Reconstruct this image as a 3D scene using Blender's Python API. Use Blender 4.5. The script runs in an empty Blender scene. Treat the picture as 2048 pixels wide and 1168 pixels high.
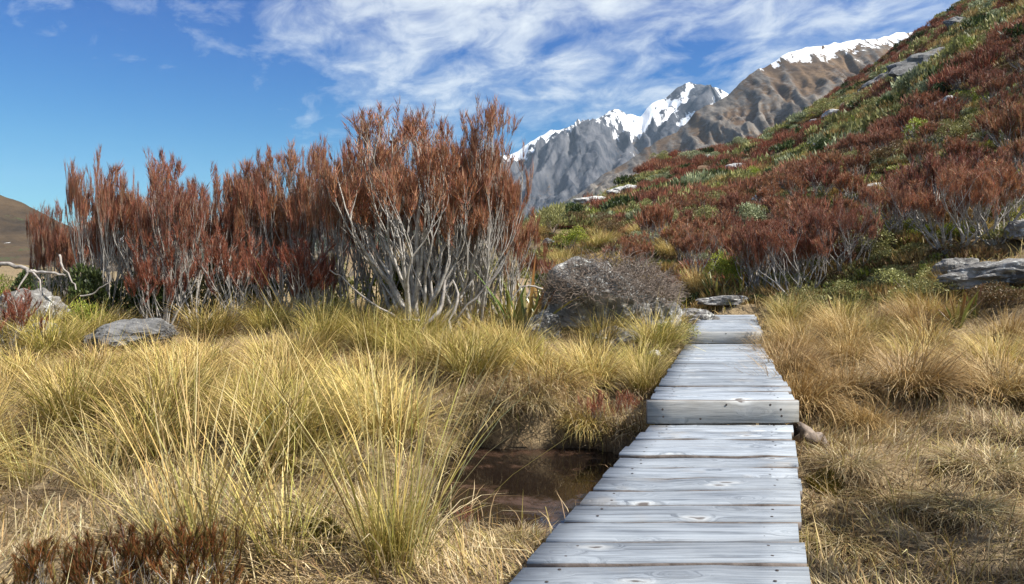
import bpy, math, random
import numpy as np
from mathutils import Vector, noise as mn

random.seed(7)
rng = np.random.default_rng(7)
R = math.radians
scene = bpy.context.scene
col = scene.collection

# ------------------------------------------------------------------ camera
F = 1400.0                       # focal length in photo pixels (photo 2048 wide)
HOR = 560.0                      # photo row of the horizon
cam_d = bpy.data.cameras.new('camera')
cam = bpy.data.objects.new('camera', cam_d)
col.objects.link(cam)
cam.location = (0, 0, 1.0)
cam.rotation_euler = (R(90) - math.atan((584 - HOR) / F), 0, 0)
cam_d.sensor_width = 36.0
cam_d.lens = 36.0 * F / 2048.0
cam_d.clip_start = 0.05
cam_d.clip_end = 40000
scene.camera = cam

# ------------------------------------------------------------------ light
SUN = Vector((0.66, -0.22, 0.80)).normalized()      # towards the sun
elev = math.asin(SUN.z)
world = bpy.data.worlds.new('World')
scene.world = world
world.use_nodes = True
wn, wl = world.node_tree.nodes, world.node_tree.links
wn.clear()


def N(nodes, t, **kw):
    n = nodes.new(t)
    for k, v in kw.items():
        if k == 'loc':
            continue
        setattr(n, k, v)
    return n


def math_node(nodes, links, op, a, b=None, c=None, clamp=False):
    n = nodes.new('ShaderNodeMath')
    n.operation = op
    n.use_clamp = clamp
    for i, v in enumerate((a, b, c)):
        if v is None:
            continue
        if isinstance(v, (int, float)):
            n.inputs[i].default_value = v
        else:
            links.new(v, n.inputs[i])
    return n.outputs[0]


def mixc(nodes, links, fac, a, b, blend='MIX'):
    n = nodes.new('ShaderNodeMix')
    n.data_type = 'RGBA'
    n.blend_type = blend
    n.clamp_factor = True
    for sock, v in ((n.inputs[0], fac), (n.inputs[6], a), (n.inputs[7], b)):
        if isinstance(v, (int, float)):
            sock.default_value = v
        elif isinstance(v, tuple):
            sock.default_value = (v[0], v[1], v[2], 1)
        else:
            links.new(v, sock)
    return n.outputs[2]


def ramp(nodes, links, fac, stops, interp='LINEAR'):
    n = nodes.new('ShaderNodeValToRGB')
    n.color_ramp.interpolation = interp
    el = n.color_ramp.elements
    while len(el) < len(stops):
        el.new(0.5)
    for e, (p, c) in zip(el, stops):
        e.position = p
        e.color = (c, c, c, 1) if isinstance(c, (int, float)) else (c[0], c[1], c[2], 1)
    links.new(fac, n.inputs[0])
    return n.outputs[0]


def noise_node(nodes, links, vec, scale, detail=4, rough=0.55, dist=0.0, lac=2.0):
    n = nodes.new('ShaderNodeTexNoise')
    n.inputs['Scale'].default_value = scale
    n.inputs['Detail'].default_value = detail
    n.inputs['Roughness'].default_value = rough
    n.inputs['Distortion'].default_value = dist
    n.inputs['Lacunarity'].default_value = lac
    if vec is not None:
        links.new(vec, n.inputs['Vector'])
    return n.outputs['Fac']


sky = N(wn, 'ShaderNodeTexSky', sky_type='NISHITA')
sky.sun_disc = False
sky.sun_elevation = elev
sky.sun_rotation = math.atan2(SUN.x, SUN.y)
sky.altitude = 800
sky.air_density = 1.0
sky.dust_density = 1.6
sky.ozone_density = 2.5
hsv = N(wn, 'ShaderNodeHueSaturation')
hsv.inputs['Saturation'].default_value = 1.5
hsv.inputs['Value'].default_value = 1.0
wl.new(sky.outputs[0], hsv.inputs['Color'])
# thin cirrus: noise on a flat layer high above, seen in perspective
tc = N(wn, 'ShaderNodeTexCoord')
sep = N(wn, 'ShaderNodeSeparateXYZ')
wl.new(tc.outputs['Generated'], sep.inputs[0])
zc = math_node(wn, wl, 'MAXIMUM', math_node(wn, wl, 'ADD', sep.outputs[2], 0.25), 0.1)
cx = math_node(wn, wl, 'DIVIDE', sep.outputs[0], zc)
cy = math_node(wn, wl, 'DIVIDE', sep.outputs[1], zc)
comb = N(wn, 'ShaderNodeCombineXYZ')
wl.new(math_node(wn, wl, 'MULTIPLY', cx, 0.8), comb.inputs[0])
wl.new(math_node(wn, wl, 'ADD', math_node(wn, wl, 'MULTIPLY', cy, 0.8), math_node(wn, wl, 'MULTIPLY', cx, 0.22)), comb.inputs[1])
comb.inputs[2].default_value = 3.7
nbig = noise_node(wn, wl, comb.outputs[0], 1.5, 3, 0.5, 0.2)
nfine = noise_node(wn, wl, comb.outputs[0], 9.5, 8, 0.62, 0.4)
nmed = noise_node(wn, wl, comb.outputs[0], 3.2, 4, 0.55, 0.3)
nfine = math_node(wn, wl, 'ADD', math_node(wn, wl, 'MULTIPLY', nfine, 1.0), math_node(wn, wl, 'MULTIPLY', nmed, 0.55))
# coverage: a broad field of cirrus overhead to the right, clear to the left
edge = math_node(wn, wl, 'MULTIPLY_ADD', cx, 0.55, 0.58)
edge = math_node(wn, wl, 'MINIMUM', math_node(wn, wl, 'MAXIMUM', edge, 0.0), 0.44)
far = math_node(wn, wl, 'MULTIPLY_ADD', cy, -0.22, 0.47)
far = math_node(wn, wl, 'MINIMUM', math_node(wn, wl, 'MAXIMUM', far, -0.05), 0.15)
cov = math_node(wn, wl, 'ADD', math_node(wn, wl, 'MULTIPLY', nbig, 0.75), math_node(wn, wl, 'ADD', edge, far))
cl = math_node(wn, wl, 'ADD', math_node(wn, wl, 'MULTIPLY', nfine, 1.0), math_node(wn, wl, 'SUBTRACT', cov, 1.40))
clf = ramp(wn, wl, cl, [(0.06, 0.0), (0.20, 0.22), (0.36, 0.60), (0.54, 0.92)])
tint = ramp(wn, wl, sep.outputs[2], [(0.06, (0.56, 0.88, 0.80)), (0.17, (0.42, 0.80, 0.80)), (0.28, (0.10, 0.64, 0.84)), (0.42, (0.0, 0.48, 0.84)), (1.0, (0.0, 0.46, 0.86))])
skyb = mixc(wn, wl, 1.0, hsv.outputs[0], tint, 'MULTIPLY')
skyc = mixc(wn, wl, clf, skyb, (6.3, 6.7, 6.8))
bg = N(wn, 'ShaderNodeBackground')
bg.inputs['Strength'].default_value = 0.088
wl.new(skyc, bg.inputs['Color'])
wo = N(wn, 'ShaderNodeOutputWorld')
wl.new(bg.outputs[0], wo.inputs['Surface'])

sun_d = bpy.data.lights.new('sun', 'SUN')
sun_d.energy = 5.0
sun_d.angle = R(0.53)
sun_d.color = (1.0, 0.95, 0.86)
sun = bpy.data.objects.new('sun', sun_d)
col.objects.link(sun)
sun.rotation_euler = (-SUN).to_track_quat('-Z', 'Y').to_euler()
sun.location = (20, -10, 40)

scene.view_settings.view_transform = 'Standard'
scene.view_settings.look = 'None'
scene.view_settings.exposure = 0.85
scene.cycles.max_bounces = 6
scene.cycles.diffuse_bounces = 3
scene.cycles.glossy_bounces = 2
scene.cycles.transmission_bounces = 3
scene.view_settings.gamma = 1.0
scene.view_settings.use_curve_mapping = False


# ------------------------------------------------------------------ helpers
def tag(o, label=None, cat=None, group=None, kind=None):
    if label:
        o['label'] = label
    if cat:
        o['category'] = cat
    if group:
        o['group'] = group
    if kind:
        o['kind'] = kind
    return o


def empty(name, loc, rz=0.0, sc=1.0):
    o = bpy.data.objects.new(name, None)
    o.empty_display_size = 0.1
    col.objects.link(o)
    o.location = loc
    o.rotation_euler = (0, 0, rz)
    o.scale = (sc, sc, sc) if isinstance(sc, (int, float)) else sc
    return o


def mesh_np(name, V, faces, C=None, mat=None, smooth=False):
    """faces: list of (n,k) int arrays with k = 3 or 4; C: per vertex rgb"""
    me = bpy.data.meshes.new(name)
    V = np.asarray(V, dtype=np.float32)
    me.vertices.add(len(V))
    me.vertices.foreach_set('co', V.ravel())
    faces = [np.asarray(f, dtype=np.int32) for f in faces if len(f)]
    li = np.concatenate([f.ravel() for f in faces])
    tot = np.concatenate([np.full(len(f), f.shape[1], dtype=np.int32) for f in faces])
    st = np.concatenate([[0], np.cumsum(tot)[:-1]]).astype(np.int32)
    me.loops.add(len(li))
    me.loops.foreach_set('vertex_index', li)
    me.polygons.add(len(tot))
    me.polygons.foreach_set('loop_start', st)
    me.polygons.foreach_set('loop_total', tot)
    if smooth:
        me.polygons.foreach_set('use_smooth', np.ones(len(tot), dtype=bool))
    if C is not None:
        a = me.attributes.new('Col', 'FLOAT_COLOR', 'POINT')
        cc = np.ones((len(V), 4), dtype=np.float32)
        cc[:, :3] = C
        a.data.foreach_set('color', cc.ravel())
    me.update(calc_edges=True)
    if mat:
        me.materials.append(mat)
    return me


def obj(name, me, parent=None, loc=(0, 0, 0), rz=0.0, sc=1.0):
    o = bpy.data.objects.new(name, me)
    col.objects.link(o)
    o.location = loc
    o.rotation_euler = (0, 0, rz)
    o.scale = (sc, sc, sc) if isinstance(sc, (int, float)) else sc
    if parent:
        o.parent = parent
    return o


def copy_thing(root, loc, rz, sc):
    r = root.copy()
    col.objects.link(r)
    r.location = loc
    r.rotation_euler = (0, 0, rz)
    r.scale = (sc, sc, sc) if isinstance(sc, (int, float)) else sc
    for ch in root.children:
        c = ch.copy()
        col.objects.link(c)
        c.parent = r
    return r


class Acc:
    """collects tubes and leaves in numpy lists"""

    def __init__(self):
        self.V, self.T, self.Q, self.C, self.n = [], [], [], [], 0

    def add(self, V, T=None, Q=None, C=None):
        V = np.asarray(V, dtype=np.float32).reshape(-1, 3)
        self.V.append(V)
        if T is not None and len(T):
            self.T.append(np.asarray(T, dtype=np.int32) + self.n)
        if Q is not None and len(Q):
            self.Q.append(np.asarray(Q, dtype=np.int32) + self.n)
        c = np.asarray(C if C is not None else (1, 1, 1), dtype=np.float32)
        self.C.append(np.broadcast_to(c, V.shape).copy())
        self.n += len(V)

    def tube(self, P, rad, sides=4, c=(1, 1, 1)):
        P = np.asarray(P, dtype=np.float64)
        n = len(P)
        rad = np.asarray(rad, dtype=np.float64)
        D = np.gradient(P, axis=0)
        D /= np.linalg.norm(D, axis=1)[:, None] + 1e-9
        ref = np.array([0.31, 0.77, 0.1])
        A = np.cross(D, ref)
        A /= np.linalg.norm(A, axis=1)[:, None] + 1e-9
        B = np.cross(D, A)
        th = np.arange(sides) * 2 * math.pi / sides
        V = P[:, None, :] + rad[:, None, None] * (np.cos(th)[None, :, None] * A[:, None, :] + np.sin(th)[None, :, None] * B[:, None, :])
        i = np.arange(n - 1)[:, None] * sides
        j = np.arange(sides)[None, :]
        j2 = (j + 1) % sides
        Q = np.stack([i + j, i + j2, i + sides + j2, i + sides + j], axis=-1).reshape(-1, 4)
        self.add(V.reshape(-1, 3), None, Q, c)

    def mesh(self, name, mat, smooth=False):
        V = np.concatenate(self.V)
        f = []
        if self.T:
            f.append(np.concatenate(self.T))
        if self.Q:
            f.append(np.concatenate(self.Q))
        return mesh_np(name, V, f, np.concatenate(self.C), mat, smooth)


def blades(base, az, lean0, bend, length, width, cbase, ctip, segs=3, twist=None, sway=0.0, g=None):
    """vectorised grass blades: tapered bent strips. returns V, T, Q, C"""
    g = g or rng
    n = len(az)
    base = np.asarray(base)
    P = np.zeros((n, segs + 1, 3))
    P[:, 0] = base
    a = az.copy()
    for k in range(segs):
        t = (k + 0.5) / segs
        th = lean0 + bend * t ** 1.3
        st = length / segs
        P[:, k + 1, 0] = P[:, k, 0] + np.sin(th) * np.cos(a) * st
        P[:, k + 1, 1] = P[:, k, 1] + np.sin(th) * np.sin(a) * st
        P[:, k + 1, 2] = P[:, k, 2] + np.cos(th) * st
        if sway:
            a = a + g.normal(0, sway, n)
    w = az + math.pi / 2 if twist is None else twist
    W = np.stack([np.cos(w), np.sin(w), np.zeros(n)], -1)
    prof = np.array([0.75, 1.0, 0.8, 0.55, 0.4])[:segs]
    V = np.zeros((n, 2 * segs + 1, 3))
    C = np.zeros((n, 2 * segs + 1, 3))
    for k in range(segs):
        hw = (width * prof[k] * 0.5)[:, None] * W
        V[:, 2 * k] = P[:, k] - hw
        V[:, 2 * k + 1] = P[:, k] + hw
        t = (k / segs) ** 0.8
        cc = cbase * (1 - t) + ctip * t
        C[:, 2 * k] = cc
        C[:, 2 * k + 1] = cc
    V[:, 2 * segs] = P[:, segs]
    C[:, 2 * segs] = ctip
    m = 2 * segs + 1
    off = (np.arange(n) * m)[:, None]
    Q = [np.concatenate([off + 2 * k, off + 2 * k + 1, off + 2 * k + 3, off + 2 * k + 2], 1) for k in range(segs - 1)]
    Q = np.concatenate(Q) if Q else None
    T = np.concatenate([off + 2 * segs - 2, off + 2 * segs - 1, off + 2 * segs], 1)
    return V.reshape(-1, 3), T, Q, C.reshape(-1, 3)


# value noise in the plane
_perm = rng.random((256, 256)).astype(np.float64)


def vnoise(x, y):
    xi, yi = np.floor(x).astype(int), np.floor(y).astype(int)
    fx, fy = x - xi, y - yi
    fx, fy = fx * fx * (3 - 2 * fx), fy * fy * (3 - 2 * fy)
    a = _perm[xi & 255, yi & 255]
    b = _perm[(xi + 1) & 255, yi & 255]
    c = _perm[xi & 255, (yi + 1) & 255]
    d = _perm[(xi + 1) & 255, (yi + 1) & 255]
    return (a * (1 - fx) + b * fx) * (1 - fy) + (c * (1 - fx) + d * fx) * fy


def fbm(x, y, o=4, gain=0.5):
    s, a, t = 0.0, 1.0, 0.0
    for k in range(o):
        s = s + a * (vnoise(x * 2 ** k + 17.3 * k, y * 2 ** k - 9.1 * k) - 0.5)
        t += a
        a *= gain
    return s / t * 2


def ridged(x, y, o=4, gain=0.55):
    s, a, t = 0.0, 1.0, 0.0
    for k in range(o):
        s = s + a * (1 - np.abs(2 * vnoise(x * 2 ** k + 31.7 * k, y * 2 ** k + 5.3 * k) - 1))
        t += a
        a *= gain
    return s / t


def sstep(e0, e1, x):
    t = np.clip((x - e0) / (e1 - e0), 0, 1)
    return t * t * (3 - 2 * t)


# ------------------------------------------------------------------ materials
def new_mat(name):
    m = bpy.data.materials.new(name)
    m.use_nodes = True
    n, l = m.node_tree.nodes, m.node_tree.links
    n.clear()
    out = n.new('ShaderNodeOutputMaterial')
    b = n.new('ShaderNodeBsdfPrincipled')
    l.new(b.outputs[0], out.inputs['Surface'])
    return m, n, l, b, out


def leaf_mat(name, trans=0.25, rough=0.6, var=0.3, spec=0.3):
    m, n, l, b, out = new_mat(name)
    at = N(n, 'ShaderNodeAttribute', attribute_name='Col')
    oi = n.new('ShaderNodeObjectInfo')
    v = math_node(n, l, 'MULTIPLY_ADD', oi.outputs['Random'], var, 1 - var * 0.5)
    h = n.new('ShaderNodeHueSaturation')
    l.new(at.outputs['Color'], h.inputs['Color'])
    l.new(v, h.inputs['Value'])
    l.new(math_node(n, l, 'MULTIPLY_ADD', oi.outputs['Random'], 0.016, 0.492), h.inputs['Hue'])
    c = h.outputs[0]
    l.new(c, b.inputs['Base Color'])
    b.inputs['Roughness'].default_value = rough
    b.inputs['Specular IOR Level'].default_value = spec
    if trans > 0:
        t = n.new('ShaderNodeBsdfTranslucent')
        l.new(c, t.inputs['Color'])
        mx = n.new('ShaderNodeMixShader')
        mx.inputs[0].default_value = trans
        l.new(b.outputs[0], mx.inputs[1])
        l.new(t.outputs[0], mx.inputs[2])
        l.new(mx.outputs[0], out.inputs['Surface'])
    return m


M_grass = leaf_mat('straw_blades', 0.20, 0.55, 0.28)
M_needle = leaf_mat('heath_needles', 0.2, 0.6, 0.45)
M_leaf = leaf_mat('green_leaves', 0.2, 0.5, 0.3)
M_flax = leaf_mat('flax_leaves', 0.15, 0.38, 0.25, 0.5)


def bark_mat(name, c1, c2, scale=14):
    m, n, l, b, out = new_mat(name)
    t = n.new('ShaderNodeTexCoord')
    f = noise_node(n, l, t.outputs['Object'], scale, 5, 0.65)
    f2 = ramp(n, l, f, [(0.32, 0.0), (0.68, 1.0)])
    l.new(mixc(n, l, f2, c1, c2), b.inputs['Base Color'])
    b.inputs['Roughness'].default_value = 0.85
    bp = n.new('ShaderNodeBump')
    bp.inputs['Strength'].default_value = 0.5
    bp.inputs['Distance'].default_value = 0.01
    l.new(f, bp.inputs['Height'])
    l.new(bp.outputs[0], b.inputs['Normal'])
    return m


M_bark = bark_mat('grey_bark', (0.17, 0.145, 0.125), (0.50, 0.47, 0.43))
M_twig = bark_mat('dead_twig', (0.085, 0.065, 0.052), (0.29, 0.225, 0.18), 25)
M_drift = bark_mat('bleached_wood', (0.15, 0.125, 0.11), (0.42, 0.385, 0.35), 12)


def rock_mat(name, dark, light, lichen, lich_amt=0.55, scale=2.6):
    m, n, l, b, out = new_mat(name)
    t = n.new('ShaderNodeTexCoord')
    oi = n.new('ShaderNodeObjectInfo')
    va = n.new('ShaderNodeVectorMath')
    l.new(t.outputs['Object'], va.inputs[0])
    l.new(oi.outputs['Location'], va.inputs[1])
    p = va.outputs[0]
    f = noise_node(n, l, p, scale, 8, 0.68, 0.3)
    c = mixc(n, l, ramp(n, l, f, [(0.36, 0.0), (0.64, 1.0)]), dark, light)
    g = noise_node(n, l, p, scale * 3.1, 6, 0.7, 0.6)
    c = mixc(n, l, ramp(n, l, g, [(lich_amt, 0.0), (lich_amt + 0.09, 0.9)]), c, lichen)
    k = noise_node(n, l, p, scale * 6.3, 5, 0.7, 0.2)
    c = mixc(n, l, ramp(n, l, k, [(0.58, 0.0), (0.66, 0.75)]), c, (0.035, 0.033, 0.03))
    l.new(c, b.inputs['Base Color'])
    b.inputs['Roughness'].default_value = 0.9
    bp = n.new('ShaderNodeBump')
    bp.inputs['Strength'].default_value = 0.9
    bp.inputs['Distance'].default_value = 0.05
    hh = math_node(n, l, 'ADD', f, math_node(n, l, 'MULTIPLY', k, 0.5))
    l.new(hh, bp.inputs['Height'])
    l.new(bp.outputs[0], b.inputs['Normal'])
    return m


M_rock = rock_mat('lichen_rock', (0.055, 0.05, 0.045), (0.27, 0.255, 0.24), (0.54, 0.54, 0.51), 0.54)
M_slab = rock_mat('grey_slab', (0.06, 0.06, 0.062), (0.21, 0.205, 0.20), (0.42, 0.41, 0.38), 0.60, 3.5)
M_pale = rock_mat('pale_outcrop', (0.22, 0.21, 0.20), (0.48, 0.47, 0.45), (0.68, 0.67, 0.64), 0.50, 1.8)
M_moss = rock_mat('moss', (0.07, 0.05, 0.012), (0.22, 0.17, 0.02), (0.30, 0.24, 0.04), 0.55, 14)

# ground: thatch and peat; heath litter up the hill
m, n, l, b, out = new_mat('thatch_ground')
t = n.new('ShaderNodeTexCoord')
gp = t.outputs['Object']
f1 = noise_node(n, l, gp, 1.6, 8, 0.65, 0.3)
f2 = noise_node(n, l, gp, 22, 6, 0.75, 0.6)
f3 = noise_node(n, l, gp, 0.28, 6, 0.6, 0.4)
c = mixc(n, l, ramp(n, l, f2, [(0.30, 0.0), (0.66, 1.0)]), (0.075, 0.05, 0.03), (0.42, 0.31, 0.165))
c = mixc(n, l, ramp(n, l, f1, [(0.50, 0.0), (0.66, 0.75)]), c, (0.12, 0.075, 0.04))
hill_c = mixc(n, l, ramp(n, l, f1, [(0.36, 0.0), (0.5, 0.5), (0.62, 1.0)]), (0.085, 0.05, 0.028), (0.19, 0.165, 0.062))
hill_c = mixc(n, l, ramp(n, l, f3, [(0.45, 0.0), (0.6, 0.8)]), hill_c, (0.145, 0.062, 0.034))
geo = n.new('ShaderNodeNewGeometry')
sp = n.new('ShaderNodeSeparateXYZ')
l.new(geo.outputs['Position'], sp.inputs[0])
hf = math_node(n, l, 'MULTIPLY_ADD', sp.outputs[2], 0.6, -0.4, clamp=True)
c = mixc(n, l, hf, c, hill_c)
wet = math_node(n, l, 'MULTIPLY_ADD', sp.outputs[2], -8.0, -2.75, clamp=True)
c = mixc(n, l, wet, c, (0.022, 0.014, 0.009))
l.new(c, b.inputs['Base Color'])
b.inputs['Roughness'].default_value = 0.95
bp = n.new('ShaderNodeBump')
bp.inputs['Strength'].default_value = 0.8
bp.inputs['Distance'].default_value = 0.05
l.new(f2, bp.inputs['Height'])
l.new(bp.outputs[0], b.inputs['Normal'])
M_ground = m


# weathered boards
def wood_mat(name, tint_a, tint_b, cross=False):
    m, n, l, b, out = new_mat(name)
    t = n.new('ShaderNodeTexCoord')
    oi = n.new('ShaderNodeObjectInfo')
    off = n.new('ShaderNodeCombineXYZ')
    l.new(math_node(n, l, 'MULTIPLY', oi.outputs['Random'], 37.0), off.inputs[0])
    l.new(math_node(n, l, 'MULTIPLY', oi.outputs['Random'], 91.0), off.inputs[1])
    va = n.new('ShaderNodeVectorMath')
    l.new(t.outputs['Object'], va.inputs[0])
    l.new(off.outputs[0], va.inputs[1])
    # knots: sparse stretched cells bend the grain and brighten the wood
    mpk = n.new('ShaderNodeMapping')
    mpk.inputs['Scale'].default_value = (2.3, 6.0, 6.0)
    l.new(va.outputs[0], mpk.inputs[0])
    vo = n.new('ShaderNodeTexVoronoi')
    vo.inputs['Scale'].default_value = 1.0
    vo.voronoi_dimensions = '2D'
    vo.inputs['Randomness'].default_value = 1.0
    wv = n.new('ShaderNodeTexNoise')
    wv.inputs['Scale'].default_value = 9.0
    wv.inputs['Detail'].default_value = 3.0
    l.new(va.outputs[0], wv.inputs['Vector'])
    wa = n.new('ShaderNodeVectorMath')
    wa.operation = 'MULTIPLY_ADD'
    wa.inputs[1].default_value = (0.28, 0.28, 0.28)
    l.new(wv.outputs['Color'], wa.inputs[0])
    l.new(mpk.outputs[0], wa.inputs[2])
    l.new(wa.outputs[0], vo.inputs['Vector'])
    dk = vo.outputs['Distance']
    halo = ramp(n, l, dk, [(0.05, 1.0), (0.30, 0.0)])
    mp = n.new('ShaderNodeMapping')
    mp.inputs['Scale'].default_value = (1.3, 26, 26)
    l.new(va.outputs[0], mp.inputs[0])
    vb = n.new('ShaderNodeVectorMath')
    l.new(mp.outputs[0], vb.inputs[0])
    dv = n.new('ShaderNodeCombineXYZ')
    l.new(math_node(n, l, 'MULTIPLY', halo, 2.2), dv.inputs[1])
    l.new(dv.outputs[0], vb.inputs[1])
    gr = noise_node(n, l, vb.outputs[0], 1.0, 6, 0.7, 0.7)
    mp2 = n.new('ShaderNodeMapping')
    mp2.inputs['Scale'].default_value = (2.0, 110, 110)
    l.new(va.outputs[0], mp2.inputs[0])
    gr2 = noise_node(n, l, mp2.outputs[0], 1.0, 3, 0.6)
    bl = noise_node(n, l, va.outputs[0], 2.1, 4, 0.6, 0.3)
    c = mixc(n, l, ramp(n, l, gr, [(0.34, 0.0), (0.58, 1.0)]), tint_a, tint_b)
    c = mixc(n, l, ramp(n, l, bl, [(0.42, 0.0), (0.62, 0.42)]), c, (0.33, 0.355, 0.385))
    c = mixc(n, l, ramp(n, l, bl, [(0.30, 0.55), (0.42, 0.0)]), c, (0.30, 0.27, 0.235))
    c = mixc(n, l, ramp(n, l, gr2, [(0.28, 0.75), (0.46, 0.0)]), c, (0.075, 0.08, 0.09))
    pk = n.new('ShaderNodeTexVoronoi')
    sel = math_node(n, l, 'GREATER_THAN', math_node(n, l, 'FRACT', math_node(n, l, 'MULTIPLY', N_sep(n, l, vo.outputs['Color']), 7.13)), 0.70)
    n.remove(pk)
    c = mixc(n, l, math_node(n, l, 'MULTIPLY', sel, ramp(n, l, dk, [(0.08, 0.55), (0.20, 0.0)])), c, (0.52, 0.53, 0.53))
    c = mixc(n, l, math_node(n, l, 'MULTIPLY', sel, ramp(n, l, dk, [(0.03, 0.9), (0.075, 0.0)])), c, (0.07, 0.052, 0.045))
    hv = n.new('ShaderNodeHueSaturation')
    l.new(c, hv.inputs['Color'])
    l.new(math_node(n, l, 'MULTIPLY_ADD', oi.outputs['Random'], 0.42, 0.84), hv.inputs['Value'])
    l.new(hv.outputs[0], b.inputs['Base Color'])
    b.inputs['Roughness'].default_value = 0.62
    b.inputs['Specular IOR Level'].default_value = 0.35
    bp = n.new('ShaderNodeBump')
    bp.inputs['Strength'].default_value = 0.55
    bp.inputs['Distance'].default_value = 0.006
    l.new(math_node(n, l, 'ADD', gr, math_node(n, l, 'MULTIPLY', gr2, 0.7)), bp.inputs['Height'])
    l.new(bp.outputs[0], b.inputs['Normal'])
    return m


def N_sep(n, l, colsock):
    s = n.new('ShaderNodeSeparateColor')
    l.new(colsock, s.inputs[0])
    return s.outputs[0]


M_wood = wood_mat('weathered_board', (0.075, 0.09, 0.115), (0.28, 0.31, 0.35))
M_riser = wood_mat('weathered_riser', (0.14, 0.135, 0.125), (0.30, 0.29, 0.27))
M_edge = bark_mat('board_edge', (0.09, 0.07, 0.06), (0.24, 0.20, 0.175), 12)
M_beam = bark_mat('bearer_timber', (0.10, 0.085, 0.07), (0.26, 0.235, 0.20), 6)
m, n, l, b, out = new_mat('nail_steel')
b.inputs['Base Color'].default_value = (0.06, 0.045, 0.04, 1)
b.inputs['Roughness'].default_value = 0.6
b.inputs['Metallic'].default_value = 0.4
M_nail = m

# peaty water
m, n, l, b, out = new_mat('peat_water')
t = n.new('ShaderNodeTexCoord')
f = noise_node(n, l, t.outputs['Object'], 2.3, 6, 0.65, 0.5)
g = noise_node(n, l, t.outputs['Object'], 11, 6, 0.7, 0.3)
s = math_node(n, l, 'ADD', f, math_node(n, l, 'MULTIPLY', g, 0.35))
mud = ramp(n, l, s, [(0.70, 0.0), (0.84, 0.75)])
l.new(mixc(n, l, mud, (0.012, 0.008, 0.006), (0.085, 0.046, 0.03)), b.inputs['Base Color'])
l.new(math_node(n, l, 'MULTIPLY_ADD', mud, 0.5, 0.04), b.inputs['Roughness'])
bp = n.new('ShaderNodeBump')
bp.inputs['Strength'].default_value = 0.25
bp.inputs['Distance'].default_value = 0.01
l.new(math_node(n, l, 'MULTIPLY', g, mud), bp.inputs['Height'])
l.new(bp.outputs[0], b.inputs['Normal'])
M_water = m


def mountain_mat(name, scale, ra=(0.10, 0.095, 0.095), rb=(0.27, 0.25, 0.235), ha=(0.105, 0.06, 0.034), hb=(0.20, 0.135, 0.068)):
    m, n, l, b, out = new_mat(name)
    at = N(n, 'ShaderNodeAttribute', attribute_name='Col')
    sp = n.new('ShaderNodeSeparateColor')
    l.new(at.outputs['Color'], sp.inputs[0])
    snow, forest, tint = sp.outputs[0], sp.outputs[1], sp.outputs[2]
    t = n.new('ShaderNodeTexCoord')
    p = t.outputs['Object']
    mq = n.new('ShaderNodeMapping')
    mq.inputs['Scale'].default_value = (1.0, 0.45, 1.0)
    l.new(p, mq.inputs[0])
    f = noise_node(n, l, mq.outputs[0], scale, 10, 0.72, 0.3)
    g = noise_node(n, l, mq.outputs[0], scale * 7, 8, 0.75, 0.2)
    mp = n.new('ShaderNodeMapping')
    mp.inputs['Scale'].default_value = (1.7, 0.35, 0.4)
    l.new(p, mp.inputs[0])
    st = noise_node(n, l, mp.outputs[0], scale * 3.0, 6, 0.65, 0.4)
    rock = mixc(n, l, ramp(n, l, st, [(0.38, 0.0), (0.62, 1.0)]), ra, rb)
    heath = mixc(n, l, ramp(n, l, f, [(0.38, 0.0), (0.62, 1.0)]), ha, hb)
    rk = math_node(n, l, 'ADD', tint, math_node(n, l, 'MULTIPLY_ADD', g, 0.9, -0.45))
    c = mixc(n, l, ramp(n, l, rk, [(0.42, 0.0), (0.58, 1.0)]), heath, rock)
    wood = mixc(n, l, ramp(n, l, g, [(0.4, 0.0), (0.62, 1.0)]), (0.022, 0.035, 0.018), (0.06, 0.075, 0.03))
    fo = math_node(n, l, 'ADD', forest, math_node(n, l, 'MULTIPLY_ADD', g, 0.8, -0.4))
    c = mixc(n, l, ramp(n, l, fo, [(0.45, 0.0), (0.55, 1.0)]), c, wood)
    sn = math_node(n, l, 'ADD', snow, math_node(n, l, 'MULTIPLY_ADD', st, 2.3, -1.15))
    c = mixc(n, l, ramp(n, l, sn, [(0.47, 0.0), (0.53, 1.0)]), c, (0.86, 0.87, 0.89))
    l.new(c, b.inputs['Base Color'])
    b.inputs['Roughness'].default_value = 0.9
    b.inputs['Specular IOR Level'].default_value = 0.15
    bp = n.new('ShaderNodeBump')
    bp.inputs['Strength'].default_value = 0.8
    bp.inputs['Distance'].default_value = 0.12 / scale
    l.new(math_node(n, l, 'ADD', f, math_node(n, l, 'MULTIPLY', g, 0.3)), bp.inputs['Height'])
    l.new(bp.outputs[0], b.inputs['Normal'])
    return m


# ------------------------------------------------------------------ boardwalk lines
DECKS = [  # y0, y1, left x at y0, left x at y1, right x at y0, right x at y1, top z
    (0.30, 4.83, -0.770, 0.940, 0.211, 1.953, 0.00),
    (4.83, 9.08, 0.952, 2.257, 1.962, 3.243, 0.172),
    (9.08, 13.40, 2.257, 3.676, 3.243, 4.650, 0.333),
]


def deck_at(y):
    """left x, right x, z of the boardwalk at depth y (vectorised)"""
    y = np.asarray(y, dtype=float)
    L, Rr, Z = np.full(y.shape, 1e3), np.full(y.shape, 1e3), np.zeros(y.shape)
    for (a, b_, l0, l1, r0, r1, z) in DECKS:
        k = (y >= a - 0.001) & (y <= b_)
        t = (y - a) / (b_ - a)
        L = np.where(k, l0 + t * (l1 - l0), L)
        Rr = np.where(k, r0 + t * (r1 - r0), Rr)
        Z = np.where(k, z, Z)
    return L, Rr, Z


def deck_dist(x, y):
    L, Rr, Z = deck_at(y)
    d = np.maximum(np.maximum(L - x, x - Rr), 0)
    d = np.where(L > 900, 9.0, d)
    return d, Z


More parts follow.
